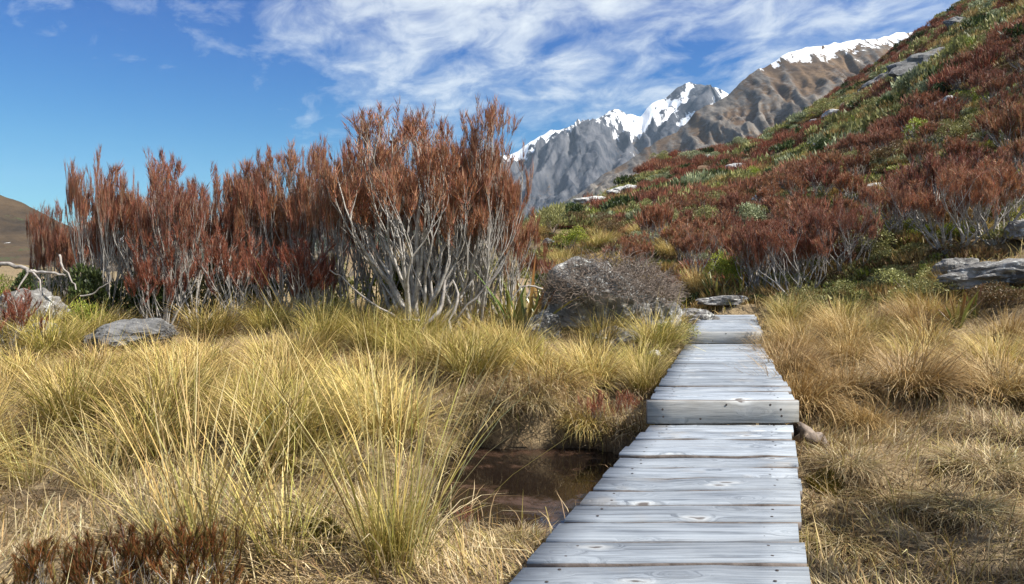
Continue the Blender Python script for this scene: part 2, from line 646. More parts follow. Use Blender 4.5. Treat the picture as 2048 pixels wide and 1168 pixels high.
# ------------------------------------------------------------------ terrain function
PX = np.array([-900, 0, 400, 900, 1050, 1130, 1200, 1300, 1400, 1500, 1600, 1700, 1800, 1900, 2048, 2300, 2900])
YS = np.array([520, 512, 520, 485, 432, 410, 390, 340, 312, 278, 232, 172, 108, 24, -80, -260, -520])
DD = np.array([24, 24, 24, 32, 42, 52, 62, 78, 90, 100, 105, 110, 110, 108, 104, 100, 95])
D0 = np.array([13, 13, 13, 13.5, 13.5, 14, 14, 14, 13.5, 13, 12, 11, 10, 9.3, 8.6, 8, 7.5])


def puddle_r(x, y):
    a = np.arctan2((y - 5.05) / 0.98, (x - 0.22) / 0.86)
    rr = 1 + 0.13 * np.sin(3 * a + 0.7) + 0.09 * np.sin(5 * a + 2.0)
    return np.hypot((x - 0.22) / 0.86, (y - 5.05) / 0.98) / rr


def ground(x, y):
    x = np.asarray(x, dtype=float)
    y = np.asarray(y, dtype=float)
    yy = np.maximum(y, 3.0)
    px = 1024 + 1400 * x / yy
    z0 = -0.34 + 0.10 * np.clip(y - 4, 0, 6) + 0.02 * np.clip(y - 10, 0, 4)
    T = (HOR - np.interp(px, PX, YS)) / F
    D = np.interp(px, PX, DD)
    d0 = np.interp(px, PX, D0)
    m_ = (1 + T * D - 0.3) / (D - d0)
    t = np.maximum(y - d0, 0)
    soft = t * t / (t + 1.2)
    z = z0 + m_ * np.minimum(soft, D - d0) - 0.3 * np.maximum(y - D, 0)
    hill = sstep(0, 8, t)
    z = z + hill * (0.75 * fbm(x * 0.17 + 3, y * 0.17, 3) + 0.022 * y * fbm(x * 0.07, y * 0.05 + 9, 3))
    z = z + (1 - hill) * (0.21 * fbm(x * 1.1, y * 1.1, 3) + 0.09 * fbm(x * 3.3 + 8, y * 3.3, 2))
    z = z - 0.13 * np.exp(-((x - 0.0) ** 2 / 0.5 + (y - 3.95) ** 2 / 0.5))
    # boggy hollow
    pr = puddle_r(x, y)
    k = 1 - sstep(0.98, 1.16, pr)
    z = z * (1 - k) + (-0.62) * k
    z = np.where(pr < 2.3, np.maximum(z, -0.60 + 0.175 * sstep(1.0, 1.10, pr)), z)
    # keep clear of the boards
    d, dz = deck_dist(x, y)
    z = np.where(d < 8.9, np.minimum(z, dz - 0.14 + 0.30 * np.maximum(d - 0.05, 0) ** 0.8 + np.maximum(d - 1.2, 0) * 3), z)
    return z


def gz(x, y):
    return float(ground(np.array([x]), np.array([y]))[0])


def at(px, d):
    x = (px - 1024) / F * d
    return x, d, gz(x, d)


def hit(px, py, d_min=2.5, d_max=150.0):
    """where the sight line through a photo pixel meets the ground"""
    d = np.geomspace(d_min, d_max, 420)
    x = (px - 1024) / F * d
    zr = 1 + (HOR - py) / F * d
    g_ = ground(x, d)
    i = np.nonzero(zr <= g_)[0]
    k = i[0] if len(i) else len(d) - 1
    return float(x[k]), float(d[k]), float(g_[k])


# ------------------------------------------------------------------ terrain mesh
ys = np.concatenate([np.arange(-4, 15, 0.11), np.geomspace(15, 175, 110)])
us = np.linspace(-1.3, 1.3, 330)
Y, U = np.meshgrid(ys, us, indexing='ij')
X = U * (Y + 6.0)
Z = ground(X, Y)
nr, nc = X.shape
idx = np.arange(nr * nc).reshape(nr, nc)
Q = np.stack([idx[:-1, :-1], idx[:-1, 1:], idx[1:, 1:], idx[1:, :-1]], -1).reshape(-1, 4)
V = np.stack([X, Y, Z], -1).reshape(-1, 3)
tag(obj('ground', mesh_np('ground', V, [Q], None, M_ground, True)), kind='structure')

# valley floor reaching the horizon
vf = mesh_np('valley_floor', [(-6500, -2500, -60), (6500, -2500, -60), (6500, 8500, -60), (-6500, 8500, -60)], [np.array([[0, 1, 2, 3]])], None, M_ground)
tag(obj('valley_floor', vf), kind='structure')


# ------------------------------------------------------------------ mountains
def mountain(name, ridge, L, W, back, gully, mat, snow_fn, seed, nx=300, nt=130, foot=0.0, lpx=None):
    px = np.array([r[0] for r in ridge], float)
    py = np.array([r[1] for r in ridge], float)
    s = np.linspace(px[0], px[-1], nx)
    zr = 1 + (HOR - np.interp(s, px, py)) / F * L
    u = (s - 1024) / F
    jag = 0.012 * L * fbm(s * 0.02 + seed, np.full(nx, seed * 1.7), 4)
    zr = zr + jag * np.clip(zr / zr.max() * 1.4, 0.2, 1)
    t = np.concatenate([np.linspace(-1, 0, 26)[:-1] ** 1.0, np.linspace(0, 1, nt) ** 1.25])
    S, Tt = np.meshgrid(np.arange(nx), t, indexing='ij')
    zr2 = zr[S]
    x0 = (u * L)[S]
    tt = np.abs(Tt)
    prof = np.where(Tt >= 0, (1 - tt) ** 1.15 * 0.55 + (1 - tt ** 0.75) * 0.45, 1 - tt)
    yy = np.where(Tt >= 0, L - tt * W, L + tt * back)
    env = np.clip(tt * 5, 0, 1) * (1 - tt) ** 0.6
    wob = fbm(x0 / L * 9 + seed, tt * 3 + seed, 3) * 0.22
    gu = ridged(x0 / L * 14 + wob * 3.0 + tt * 1.6 + seed, tt * 1.1 + seed, 5)
    fine = ridged(x0 / L * 46 + tt * 5 + seed, tt * 5 + seed * 2, 4)
    z = foot + (zr2 - foot) * np.clip(prof, 0, 1) + (gu - 0.55) * gully * L * env + (fine - 0.5) * gully * 0.5 * L * env
    z = np.where(Tt < 0, zr2 * (1 - tt) - 60 * tt, z)
    xx = x0 + 0.25 * gully * L * env * fbm(x0 / L * 20 + 4, tt * 6 + seed, 3)
    V = np.stack([xx, yy, z], -1).reshape(-1, 3)
    nr_, nc_ = S.shape
    ii = np.arange(nr_ * nc_).reshape(nr_, nc_)
    Q = np.stack([ii[:-1, :-1], ii[:-1, 1:], ii[1:, 1:], ii[1:, :-1]], -1).reshape(-1, 4)
    C = snow_fn(s[S], tt, z, zr2, gu, fine, Tt)
    C = np.stack(C, -1).reshape(-1, 3)
    return tag(obj(name, mesh_np(name, V, [Q], C, mat, False)), kind='structure')


M_mt_far = mountain_mat('far_mountain_rock', 0.006, (0.028, 0.033, 0.045), (0.115, 0.115, 0.125))
M_mt_mid = mountain_mat('near_mountain_heath', 0.016, (0.07, 0.062, 0.055), (0.2, 0.175, 0.15), (0.07, 0.042, 0.026), (0.155, 0.10, 0.055))


def far_snow(px, t, z, zr, gu, fine, Tt):
    peak = np.exp(-((px - 1385) / 75.0) ** 2)
    depth = (zr - z) / 1000.0
    lim = 0.15 + 0.28 * peak + 0.03 * np.exp(-((px - 1230) / 60.0) ** 2)
    sn = 0.5 + np.clip((lim - depth) * 4.5, -0.5, 0.47) - peak * (0.10 + (fine - 0.5) * 1.6) + (0.55 - gu) * 1.1 + (0.5 - fine) * 0.5
    sn = np.where(Tt < 0, 0.75, sn)
    fo = 0.5 + (190 - z) / 260.0 + (fine - 0.5) * 0.6
    ti = 0.62 + (gu - 0.5) * 0.6
    return np.clip(sn, 0, 1), np.clip(fo, 0, 1), np.clip(ti, 0, 1)


def mid_snow(px, t, z, zr, gu, fine, Tt):
    depth = (zr - z)
    top = sstep(1480, 1600, px)
    sn = 0.5 + np.clip(top * 0.42 - depth / 95.0, -0.7, 0.4) + (0.55 - gu) * 0.7 - 0.4 * (1 - top)
    sn = np.where((Tt < 0) & (px > 1550), 0.9, sn)
    fo = 0.5 + (150 - z) / 140.0 - sstep(1330, 1600, px) * 0.1
    ti = 0.33 + (fine - 0.5) * 0.7 + np.where(px < 1480, 0.12, 0.0)
    return np.clip(sn, 0, 1), np.clip(fo, 0, 1), np.clip(ti, 0, 1)


FAR = [(250, 530), (450, 505), (600, 455), (700, 400), (800, 370), (900, 342), (1000, 312), (1040, 296), (1065, 283), (1105, 268),
       (1150, 250), (1180, 240), (1215, 230), (1250, 232), (1280, 228), (1292, 214), (1330, 192), (1352, 178), (1368, 171), (1385, 174),
       (1400, 173), (1420, 181), (1440, 185), (1480, 205), (1550, 215), (1650, 230), (1800, 240)]
mountain('snow_mountain', FAR, 4000, 2300, 1800, 0.085, M_mt_far, far_snow, 3.3, 520, 210, 0)
MID = [(1000, 475), (1100, 420), (1180, 372), (1240, 330), (1300, 292), (1360, 252), (1400, 224), (1440, 196), (1470, 178), (1500, 156),
       (1530, 134), (1560, 115), (1590, 101), (1620, 97), (1660, 89), (1700, 79), (1740, 75), (1780, 70), (1815, 66), (1850, 74), (1900, 80), (2050, 60), (2300, 40)]
mountain('brown_mountain', MID, 1500, 900, 700, 0.060, M_mt_mid, mid_snow, 8.1, 460, 200, 0)


def left_fn(px, t, z, zr, gu, fine, Tt):
    return np.zeros_like(z), np.clip(0.15 + (fine - 0.5) * 0.9, 0, 1), np.full_like(z, 0.1)


LEFT = [(-700, 90), (-400, 230), (-150, 330), (0, 388), (60, 415), (120, 442), (180, 468), (260, 500), (400, 540), (520, 556)]
mountain('dark_hill', LEFT, 500, 330, 260, 0.02, mountain_mat('dark_heath_hill', 0.03, ha=(0.035, 0.026, 0.018), hb=(0.085, 0.058, 0.034)), left_fn, 1.9, 150, 70, 0)

# ------------------------------------------------------------------ puddle
a = np.linspace(0, 2 * math.pi, 64, endpoint=False)
rr = 1.12 * (1 + 0.13 * np.sin(3 * a + 0.7) + 0.09 * np.sin(5 * a + 2.0))
PV = np.stack([0.22 + 0.86 * rr * np.cos(a), 5.05 + 0.98 * rr * np.sin(a), np.full(64, -0.44)], -1)
PV = np.concatenate([[[0.22, 5.05, -0.44]], PV])
k = np.arange(64)
tag(obj('puddle_water', mesh_np('puddle_water', PV, [np.stack([np.zeros(64, int), 1 + k, 1 + (k + 1) % 64], -1)], None, M_water)), kind='structure')

# ------------------------------------------------------------------ boardwalk
walk = tag(empty('boardwalk', (0.6, 2.5, -0.3)), 'weathered grey plank boardwalk with two steps leading towards the hill', 'boardwalk')
WO = np.array([0.6, 2.5, -0.3])


def plank_mesh(ln, wd, th, shear, g, name='plank', mat=M_wood, secs=7, vertical=False):
    c = 0.010
    prof = [(-wd / 2, -th), (-wd / 2, -c), (-wd / 2 + c, 0), (wd / 2 - c, 0), (wd / 2, -c), (wd / 2, -th)]
    V = []
    wob = g.normal(0, 0.0028, (secs, 2)).cumsum(0) * 0.6
    wob -= wob.mean(0)
    cup = g.normal(0, 0.0022, secs)
    for i in range(secs):
        s = i / (secs - 1) - 0.5
        for (yy, zz) in prof:
            w = wob[i, 0] if yy < 0 else wob[i, 1]
            y_ = yy + w
            x_ = s * ln + shear * y_
            V.append((x_, y_, zz + cup[i]))
    Q = []
    for i in range(secs - 1):
        for j in range(5):
            a_ = i * 6 + j
            Q.append((a_, a_ + 6, a_ + 7, a_ + 1))
        Q.append((i * 6 + 5, i * 6 + 11, i * 6 + 6, i * 6))
    e = (secs - 1) * 6
    Q += [(0, 1, 2, 3), (0, 3, 4, 5), (e + 3, e + 2, e + 1, e), (e + 5, e + 4, e + 3, e)]
    me = mesh_np(name, V, [np.array(Q)], None, mat)
    me.materials.append(M_edge)                       # sawn edges kept brown, the top bleached
    for i_, f_ in enumerate(me.polygons):
        if i_ >= (secs - 1) * 6 or i_ % 6 in (0, 4):
            f_.material_index = 1
    return me


def nail_mesh(pts, r=0.0068, up=(0, 0, 1)):
    V, T = [], []
    up = Vector(up)
    a1 = Vector((1, 0, 0))
    a2 = up.cross(a1)
    for p in pts:
        b0 = len(V)
        V.append(tuple(Vector(p) + up * 0.0028))
        for q in range(7):
            th = q * 2 * math.pi / 7
            V.append(tuple(Vector(p) + (a1 * math.cos(th) + a2 * math.sin(th)) * r + up * 0.0012))
        T += [(b0, b0 + 1 + q, b0 + 1 + (q + 1) % 7) for q in range(7)]
    return mesh_np('nail_heads', V, [np.array(T)], None, M_nail)


pg = np.random.default_rng(21)
for di, (y0, y1, l0, l1, r0, r1, zt) in enumerate(DECKS):
    npl = round((y1 - y0) / 0.217)
    pw = (y1 - y0) / npl
    sh = (l1 - l0) / (y1 - y0)
    for i in range(npl):
        yc = y0 + (i + 0.5) * pw
        t_ = (yc - y0) / (y1 - y0)
        lx, rx = l0 + t_ * (l1 - l0), r0 + t_ * (r1 - r0)
        lx += pg.normal(0, 0.007)
        rx += pg.normal(0, 0.010)
        gap = 0.028 + abs(pg.normal(0, 0.007))
        o = obj('plank', plank_mesh(rx - lx, pw - gap, 0.046, sh, pg), walk)
        o.location = Vector(((lx + rx) / 2, yc, zt + pg.normal(0, 0.0035))) - Vector(WO)
        o.rotation_euler = (pg.normal(0, 0.011), pg.normal(0, 0.003), pg.normal(0, 0.006))
        pts = []
        for fx in (-0.5 + 0.13, 0.5 - 0.13):
            for fy in (-0.26, 0.27):
                yy = fy * (pw - gap)
                pts.append((fx * (rx - lx) + sh * yy + pg.normal(0, 0.008), yy + pg.normal(0, 0.006), 0.0))
        tag(obj('nail_heads', nail_mesh(pts), o), kind='stuff')
    # bearers under the boards
    for fr in (0.10, 0.90):
        A = Acc()
        xa, xb = l0 + fr * (r0 - l0), l1 + fr * (r1 - l1)
        h_, w_ = 0.14, 0.05
        ztop = zt - 0.052
        V = []
        for (xx, yy) in ((xa, y0 + 0.06), (xb, y1 - 0.06)):
            V += [(xx - w_, yy, ztop), (xx + w_, yy, ztop), (xx + w_, yy, ztop - h_), (xx - w_, yy, ztop - h_)]
        V = np.array(V) - WO
        Q = np.array([(0, 1, 2, 3), (7, 6, 5, 4), (0, 4, 5, 1), (1, 5, 6, 2), (2, 6, 7, 3), (3, 7, 4, 0)])
        obj('bearer', mesh_np('bearer', V, [Q], None, M_beam), walk)
    # posts
    npost = 3
    for fr in (0.16, 0.84):
        for q in range(npost):
            ty = (q + 0.4) / npost
            xx = (l0 + ty * (l1 - l0)) * (1 - fr) + (r0 + ty * (r1 - r0)) * fr
            yy = y0 + ty * (y1 - y0)
            V = []
            for zz in (zt - 0.05, -0.8):
                V += [(xx - 0.045, yy - 0.045, zz), (xx + 0.045, yy - 0.045, zz), (xx + 0.045, yy + 0.045, zz), (xx - 0.045, yy + 0.045, zz)]
            V = np.array(V) - WO
            obj('post', mesh_np('post', V, [Q], None, M_beam), walk)
# risers of the two steps (boards on edge)
for (y0, xl, xr, ztop, h_) in ((4.83, 0.930, 1.972, 0.170, 0.158), (9.08, 2.245, 3.25, 0.331, 0.150)):
    me = plank_mesh(xr - xl, h_, 0.04, 0.0, pg, 'riser', M_riser)
    o = obj('riser', me, walk)
    o.location = Vector(((xl + xr) / 2, y0 - 0.036, ztop - h_ / 2)) - Vector(WO)
    o.rotation_euler = (math.pi / 2, 0, 0)
    w = xr - xl
    pts = [(-0.40 * w, 0.02, 0), (-0.395 * w, -0.03, 0), (-0.32 * w, 0.052, 0), (0.02 * w, 0.052, 0), (0.31 * w, 0.052, 0), (0.38 * w, 0.02, 0), (0.385 * w, -0.025, 0), (-0.15 * w, -0.045, 0)]
    tag(obj('nail_heads', nail_mesh(pts, 0.008), o), kind='stuff')

# ------------------------------------------------------------------ palettes (linear albedo)
STRAW = np.array([(0.74, 0.52, 0.20), (0.64, 0.44, 0.16), (0.80, 0.60, 0.28), (0.48, 0.30, 0.095), (0.44, 0.36, 0.09), (0.70, 0.52, 0.19), (0.30, 0.19, 0.07)])
GREENY = np.array([(0.40, 0.33, 0.07), (0.52, 0.40, 0.11), (0.64, 0.47, 0.16), (0.72, 0.54, 0.22), (0.25, 0.23, 0.045), (0.76, 0.58, 0.26), (0.30, 0.20, 0.07)])
PALE = np.array([(0.76, 0.62, 0.34), (0.68, 0.53, 0.26), (0.62, 0.47, 0.20), (0.54, 0.42, 0.15), (0.40, 0.35, 0.10), (0.55, 0.36, 0.15)])
TAN = np.array([(0.58, 0.40, 0.18), (0.49, 0.325, 0.135), (0.66, 0.48, 0.235), (0.35, 0.215, 0.085), (0.54, 0.35, 0.13)])
DEAD = np.array([(0.62, 0.48, 0.27), (0.52, 0.385, 0.20), (0.40, 0.27, 0.13), (0.70, 0.57, 0.35), (0.26, 0.165, 0.08), (0.42, 0.33, 0.11)])
RUST = np.array([(0.34, 0.135, 0.09), (0.28, 0.105, 0.072), (0.36, 0.155, 0.07), (0.21, 0.076, 0.046), (0.30, 0.15, 0.07), (0.30, 0.20, 0.125)])
ORANGE = np.array([(0.35, 0.160, 0.080), (0.31, 0.140, 0.072), (0.28, 0.15, 0.085), (0.33, 0.135, 0.07)])
DKRED = np.array([(0.27, 0.082, 0.048), (0.22, 0.070, 0.044), (0.31, 0.10, 0.055), (0.19, 0.078, 0.046), (0.25, 0.12, 0.066)])
REDGRN = np.array([(0.16, 0.06, 0.02), (0.11, 0.065, 0.018), (0.20, 0.07, 0.02), (0.085, 0.07, 0.018)])


def pick(pal, n, g, jit=0.17):
    c = pal[g.integers(0, len(pal), n)]
    return np.clip(c * (1 + g.normal(0, jit, (n, 1))), 0.01, 0.85)


# ------------------------------------------------------------------ tussock grasses
def tussock_mesh(name, n, L, lean, bend, width, pal, seed, wind=0.0, wind_az=0.0, foot=0.19, segs=4, basec=0.42, sway=0.16):
    g = np.random.default_rng(seed)
    r = foot * np.sqrt(g.random(n))
    a0 = g.random(n) * 2 * math.pi
    az = a0 + g.normal(0, 1.0, n)
    base = np.stack([r * np.cos(a0), r * np.sin(a0), np.full(n, -0.03)], -1)
    ln = L * (0.40 + 0.60 * g.beta(2.4, 1.8, n)) * (1 + 0.07 * g.normal(0, 1, n))
    longb = g.random(n) < 0.06
    ln = np.where(longb, ln * 1.25, ln)
    le = np.abs(g.normal(0, lean, n)) + 0.03 + (r / foot) * lean * 0.9
    be = np.abs(g.normal(bend, bend * 0.45, n))
    if wind:
        vx = np.sin(le) * np.cos(az) + wind * math.cos(wind_az)
        vy = np.sin(le) * np.sin(az) + wind * math.sin(wind_az)
        az = np.arctan2(vy, vx)
    ct = pick(pal, n, g)
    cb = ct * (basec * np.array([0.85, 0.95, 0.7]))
    A = Acc()
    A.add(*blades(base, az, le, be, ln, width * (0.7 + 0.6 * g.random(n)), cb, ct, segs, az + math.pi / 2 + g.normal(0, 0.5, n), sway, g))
    # dead skirt lying round the foot
    m_ = n // 3
    a1 = g.random(m_) * 2 * math.pi
    base = np.stack([foot * np.cos(a1), foot * np.sin(a1), np.full(m_, 0.0)], -1)
    ct = pick(DEAD, m_, g)
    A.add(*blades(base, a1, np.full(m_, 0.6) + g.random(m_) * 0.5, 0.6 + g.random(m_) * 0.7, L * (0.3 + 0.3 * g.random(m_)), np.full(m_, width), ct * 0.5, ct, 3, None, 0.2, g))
    return A.mesh(name, M_grass)


TUS = {
    'gold': [tussock_mesh('tussock', 720, 0.80, 0.28, 1.25, 0.0068, STRAW, 100 + i, 0.16, 2.6) for i in range(4)],
    'green': [tussock_mesh('tussock', 640, 0.82, 0.26, 0.95, 0.0068, GREENY, 120 + i, 0.12, 0.3) for i in range(3)],
    'mop': [tussock_mesh('tussock', 950, 0.66, 0.40, 1.6, 0.0066, STRAW, 140 + i, 0.15, 3.6) for i in range(3)],
    'tan': [tussock_mesh('tussock', 950, 0.80, 0.32, 1.5, 0.0066, TAN, 160 + i, 0.25, 2.9 + i) for i in range(4)],
    'dead': [tussock_mesh('tussock', 620, 0.62, 0.62, 1.5, 0.0055, DEAD, 196 + i, 0.1, 4.0, 0.26, 4, 0.45, 0.35) for i in range(2)],
    'lone': [tussock_mesh('tussock', 105, 1.22, 0.20, 0.42, 0.0056, np.concatenate([PALE, PALE, STRAW]), 190 + i, 0.05, 1.0, 0.13, 4, 0.62, 0.05) for i in range(3)],
    'pale': [tussock_mesh('tussock', 170, 0.88, 0.26, 0.6, 0.0044, PALE, 180 + i, 0.0, 0, 0.15, 4, 0.7, 0.10) for i in range(3)],
}
WORD = {'gold': 'straw-gold arching', 'green': 'yellow-green upright', 'mop': 'low mop-headed golden', 'tan': 'tan wind-bent', 'pale': 'pale stiff-stemmed'}
tus_xy = []


def place_tussock(kind, x, y, sc, label, group=None, rz=None, var=None):
    v = TUS[kind][random.randrange(len(TUS[kind])) if var is None else var]
    o = obj('tussock', v, None, (x, y, gz(x, y) - 0.01), random.uniform(-0.5, 0.5) if rz is None else rz, sc)
    tag(o, label, 'tussock', group)
    tus_xy.append((x, y, 0.3))
    return o


def TP(kind, px, py, sc, label, rz=None, var=None):
    x, y, z = hit(px, py)
    return place_tussock(kind, x, y, sc, label, None, rz, var)


# foreground tussocks one by one
TP('lone', 410, 1140, (1.1, 1.1, 1.05), 'large pale dry tussock rising behind the dark red heath in the near left corner', 0.4, 0)
TP('pale', 330, 1075, (0.8, 0.8, 0.75), 'pale dry tussock just behind the largest one in the near left corner', 1.9, 1)
TP('lone', 560, 1110, (0.9, 0.9, 0.72), 'pale thin tussock to the right of the near left corner clump', 2.9, 2)
TP('lone', 790, 1128, (1.1, 1.1, 1.28), 'tall sparse green-stemmed tussock standing alone in front of the puddle', 0.0, 2)
TP('green', 780, 1118, (0.42, 0.42, 0.55), 'short green tuft at the foot of the lone tussock in front of the puddle', 1.0, 0)
TP('pale', 205, 985, 0.82, 'grey-straw tussock at mid left between the heath and the greener tussocks', 2.2, 0)
TP('pale', 60, 960, 0.80, 'grey-straw tussock at the left edge above the near corner', 0.7, 1)
TP('tan', 1725, 868, (0.62, 0.62, 0.55), 'brown spiky tussock leaning right in the dead grass right of the first step', 0.9, 0)
TP('tan', 1690, 800, (0.95, 0.95, 0.85), 'tan mop tussock close to the boardwalk just beyond the first step on the right', 0.2, 1)
TP('tan', 1830, 790, (1.0, 1.0, 0.95), 'orange-tan tussock with a dark upright core on the right', 1.2, 2)
TP('tan', 1990, 800, (1.2, 1.2, 0.95), 'broad tan tussock arching over at the right edge', 2.0, 3)
for i_, (q_, e_, sx_, sz_) in enumerate(((1850, 905, 0.75, 0.42), (1975, 930, 0.8, 0.45), (1700, 925, 0.6, 0.35), (1790, 1000, 0.65, 0.32), (1930, 1010, 0.7, 0.36), (2030, 870, 0.9, 0.6), (1640, 880, 0.55, 0.35), (1700, 1080, 0.6, 0.3))):
    TP('dead', q_, e_, (sx_, sx_, sz_), 'low matted hummock of dead grass right of the lower boardwalk', 1.3 * i_, i_ % 2)
for i_, (q_, e_, sx_, sz_) in enumerate(((960, 850, 0.7, 0.5), (1060, 845, 0.6, 0.45), (860, 900, 0.6, 0.4), (700, 930, 0.6, 0.4), (930, 1100, 0.5, 0.28), (640, 1020, 0.6, 0.35), (1040, 1080, 0.4, 0.2))):
    TP('dead', q_, e_, (sx_, sx_, sz_), 'low matted hummock of dead grass around the puddle', 1.3 * i_, i_ % 2)
TP('gold', 1580, 690, (0.72, 0.72, 0.85), 'bright gold tussock brushing the right side of the upper boardwalk', 0.3, 0)
TP('gold', 1850, 655, (1.15, 1.15, 1.1), 'big golden tussock on the right below the grey rock', 0.6, 2)
TP('gold', 1395, 590, (0.9, 0.9, 1.35), 'tall upright gold tussock standing behind the end of the boardwalk', 0.2, 3)
TP('green', 1200, 500, (1.6, 1.6, 1.3), 'grey-green spiky tussock on the knoll behind the boulder', 0.2, 1)
TP('green', 1290, 785, (0.62, 0.62, 0.7), 'olive tussock against the left side of the boardwalk above the first step', 1.2, 2)

TP('green', 1075, 935, (0.3, 0.3, 0.26), 'small fresh green tuft at the right rim of the puddle', 0.5, 1)
TP('mop', 1170, 900, (0.55, 0.55, 0.6), 'dry mop of grass drooping over the puddle beside the boardwalk', 0.5, 1)
LAND = [((0.2, 5.1), 'near the puddle'), ((0.7, 7.2), 'left of the middle boardwalk section'), ((0.6, 9.6), 'in front of the twig-covered boulder'),
        ((-1.4, 9.0), 'below the largest shrub'), ((-4.6, 8.7), 'around the flat grey rock'), ((-3.0, 6.0), 'in the middle of the left-hand grass'),
        ((-4.9, 6.0), 'near the left edge'), ((-2.4, 8.2), 'below the dark red shrubs'), ((3.4, 6.6), 'right of the middle boardwalk section'),
        ((4.4, 9.0), 'right of the upper boardwalk section'), ((6.2, 8.0), 'before the right-hand rock shelf'), ((-2.2, 4.6), 'left of the lone tussock'),
        ((3.0, 4.2), 'in the dead grass on the right')]


def land(x, y):
    return min(LAND, key=lambda q: math.hypot(q[0][0] - x, (q[0][1] - y)))[1]


sg = np.random.default_rng(5)
auto = 0
cy_ = 3.6 + 10.0 * sg.random(9000) ** 0.9
cx_ = (sg.random(9000) * 1.7 - 0.85) * cy_
cL, cR, _z = deck_at(cy_)
cP = puddle_r(cx_, cy_)
cN = fbm(cx_ * 0.55 + 4, cy_ * 0.55, 2)
cZ = ground(cx_, cy_)
for ci in range(9000):
    x, y = float(cx_[ci]), float(cy_[ci])
    L_ = [cL[ci]]
    dl, dr = float(cL[ci]) - x, x - float(cR[ci])
    left = dl > 0
    if max(dl, dr) < (0.22 if dl > dr else 0.13) and L_[0] < 900:
        continue
    if cP[ci] < 1.35:
        continue
    if left:
        lim = 5.0 if x > -1.2 else (4.7 if x > -2.6 else 4.3)
        if y < lim or y > 10.4:
            continue
        if x > -0.9 and y < 5.6:
            continue
        if x > 0.1 and y > 8.0 and dl > 0.2:      # boulder stands here
            if sg.random() < 0.9 or y > 9:
                continue
        if -3.9 > x > -5.6 and y > 7.9:           # flat grey rock
            continue
    else:
        if y < 6.0 + 0.12 * max(x - 3, 0) or y > 11.5:
            continue
        if x > 0.62 * y and y > 9.4:
            continue
    ms = 0.47 + 0.014 * y
    if any((x - a_) ** 2 + (y - b_) ** 2 < ms * ms for (a_, b_, c_) in tus_xy):
        continue
    nz = float(cN[ci])
    if left:
        if nz > 0.12:
            kind = 'green'
        elif nz < -0.25:
            kind = 'mop'
        else:
            kind = 'gold' if sg.random() < 0.75 else 'green'
        if x > 0.0 and y < 7.5:
            kind = 'gold' if sg.random() < 0.6 else 'mop'
    else:
        kind = 'tan' if sg.random() < 0.55 else ('gold' if sg.random() < 0.8 else 'green')
    lb = WORD[kind] + ' tussock ' + land(x, y)
    sc = sg.uniform(0.74, 1.08)
    place_tussock(kind, x, y, (sc, sc, sc * sg.uniform(0.88, 1.08)), lb, WORD[kind] + ' tussocks ' + land(x, y))
    auto += 1
    if auto > 275:
        break

# ------------------------------------------------------------------ dead grass mat (uncountable)
g = np.random.default_rng(77)
A = Acc()


def mat_blades(n, y0, y1, umax, hmin, hmax, wd, pal, patch=1.0, up=0.0):
    y = y0 + (y1 - y0) * g.random(n) ** 1.25
    x = (g.random(n) * 2 - 1) * umax * (y + 0.8)
    d, _ = deck_dist(x, y)
    pr = puddle_r(x, y)
    keep = (d > 0.02) & (pr > 1.0)
    x, y = x[keep], y[keep]
    n = len(x)
    z = ground(x, y)
    # combed in drifts
    fl = fbm(x * 0.9, y * 0.9 + 30, 2) * 6.0
    az = fl + g.normal(0, 0.9, n)
    le = np.clip(g.normal(1.0 - up, 0.38, n), 0.05, 1.5)
    be = np.abs(g.normal(0.5, 0.4, n))
    L_ = hmin + (hmax - hmin) * g.random(n)
    tone = 0.95 + 0.55 * fbm(x * 0.9 + 50, y * 0.9, 3)
    ct = pick(pal, n, g) * np.clip(tone, 0.5, 1.3)[:, None]
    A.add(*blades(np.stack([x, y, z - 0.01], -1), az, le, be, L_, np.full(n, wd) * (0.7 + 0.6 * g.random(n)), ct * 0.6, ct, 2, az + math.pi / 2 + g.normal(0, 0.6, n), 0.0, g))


mat_blades(80000, 1.8, 5.8, 0.86, 0.07, 0.20, 0.0052, DEAD)
mat_blades(60000, 5.0, 11.0, 0.86, 0.10, 0.26, 0.0065, DEAD, up=0.2)
mat_blades(7000, 2.2, 7.0, 0.86, 0.14, 0.32, 0.0048, PALE, up=0.45)
mat_blades(14000, 10.5, 16.0, 0.86, 0.16, 0.40, 0.012, np.concatenate([STRAW, GREENY]), up=0.4)
# long dead grass hanging over the rim of the hollow
n_ = 3800
ra = g.random(n_) * 6.283
rq = 1.10 + 0.28 * g.random(n_)
sh_ = 1 + 0.13 * np.sin(3 * ra + 0.7) + 0.09 * np.sin(5 * ra + 2.0)
rx_, ry_ = 0.22 + 0.86 * rq * sh_ * np.cos(ra), 5.05 + 0.98 * rq * sh_ * np.sin(ra)
dk_, _ = deck_dist(rx_, ry_)
kp = (dk_ > 0.03) & ((np.sin(ra) > -0.25) | (g.random(n_) < 0.05))
rx_, ry_, ra = rx_[kp], ry_[kp], ra[kp]
n_ = len(rx_)
ct = pick(DEAD, n_, g)
A.add(*blades(np.stack([rx_, ry_, ground(rx_, ry_)], -1), ra + math.pi + g.normal(0, 0.8, n_), np.abs(g.normal(0.5, 0.4, n_)), 0.9 + 0.8 * g.random(n_), 0.14 + 0.26 * g.random(n_), np.full(n_, 0.0055), ct * 0.6, ct, 3, None, 0.1, g))
tag(obj('dry_grass', A.mesh('dry_grass', M_grass)), 'short dead straw-coloured grass matted over the boggy ground', 'grass', kind='stuff')


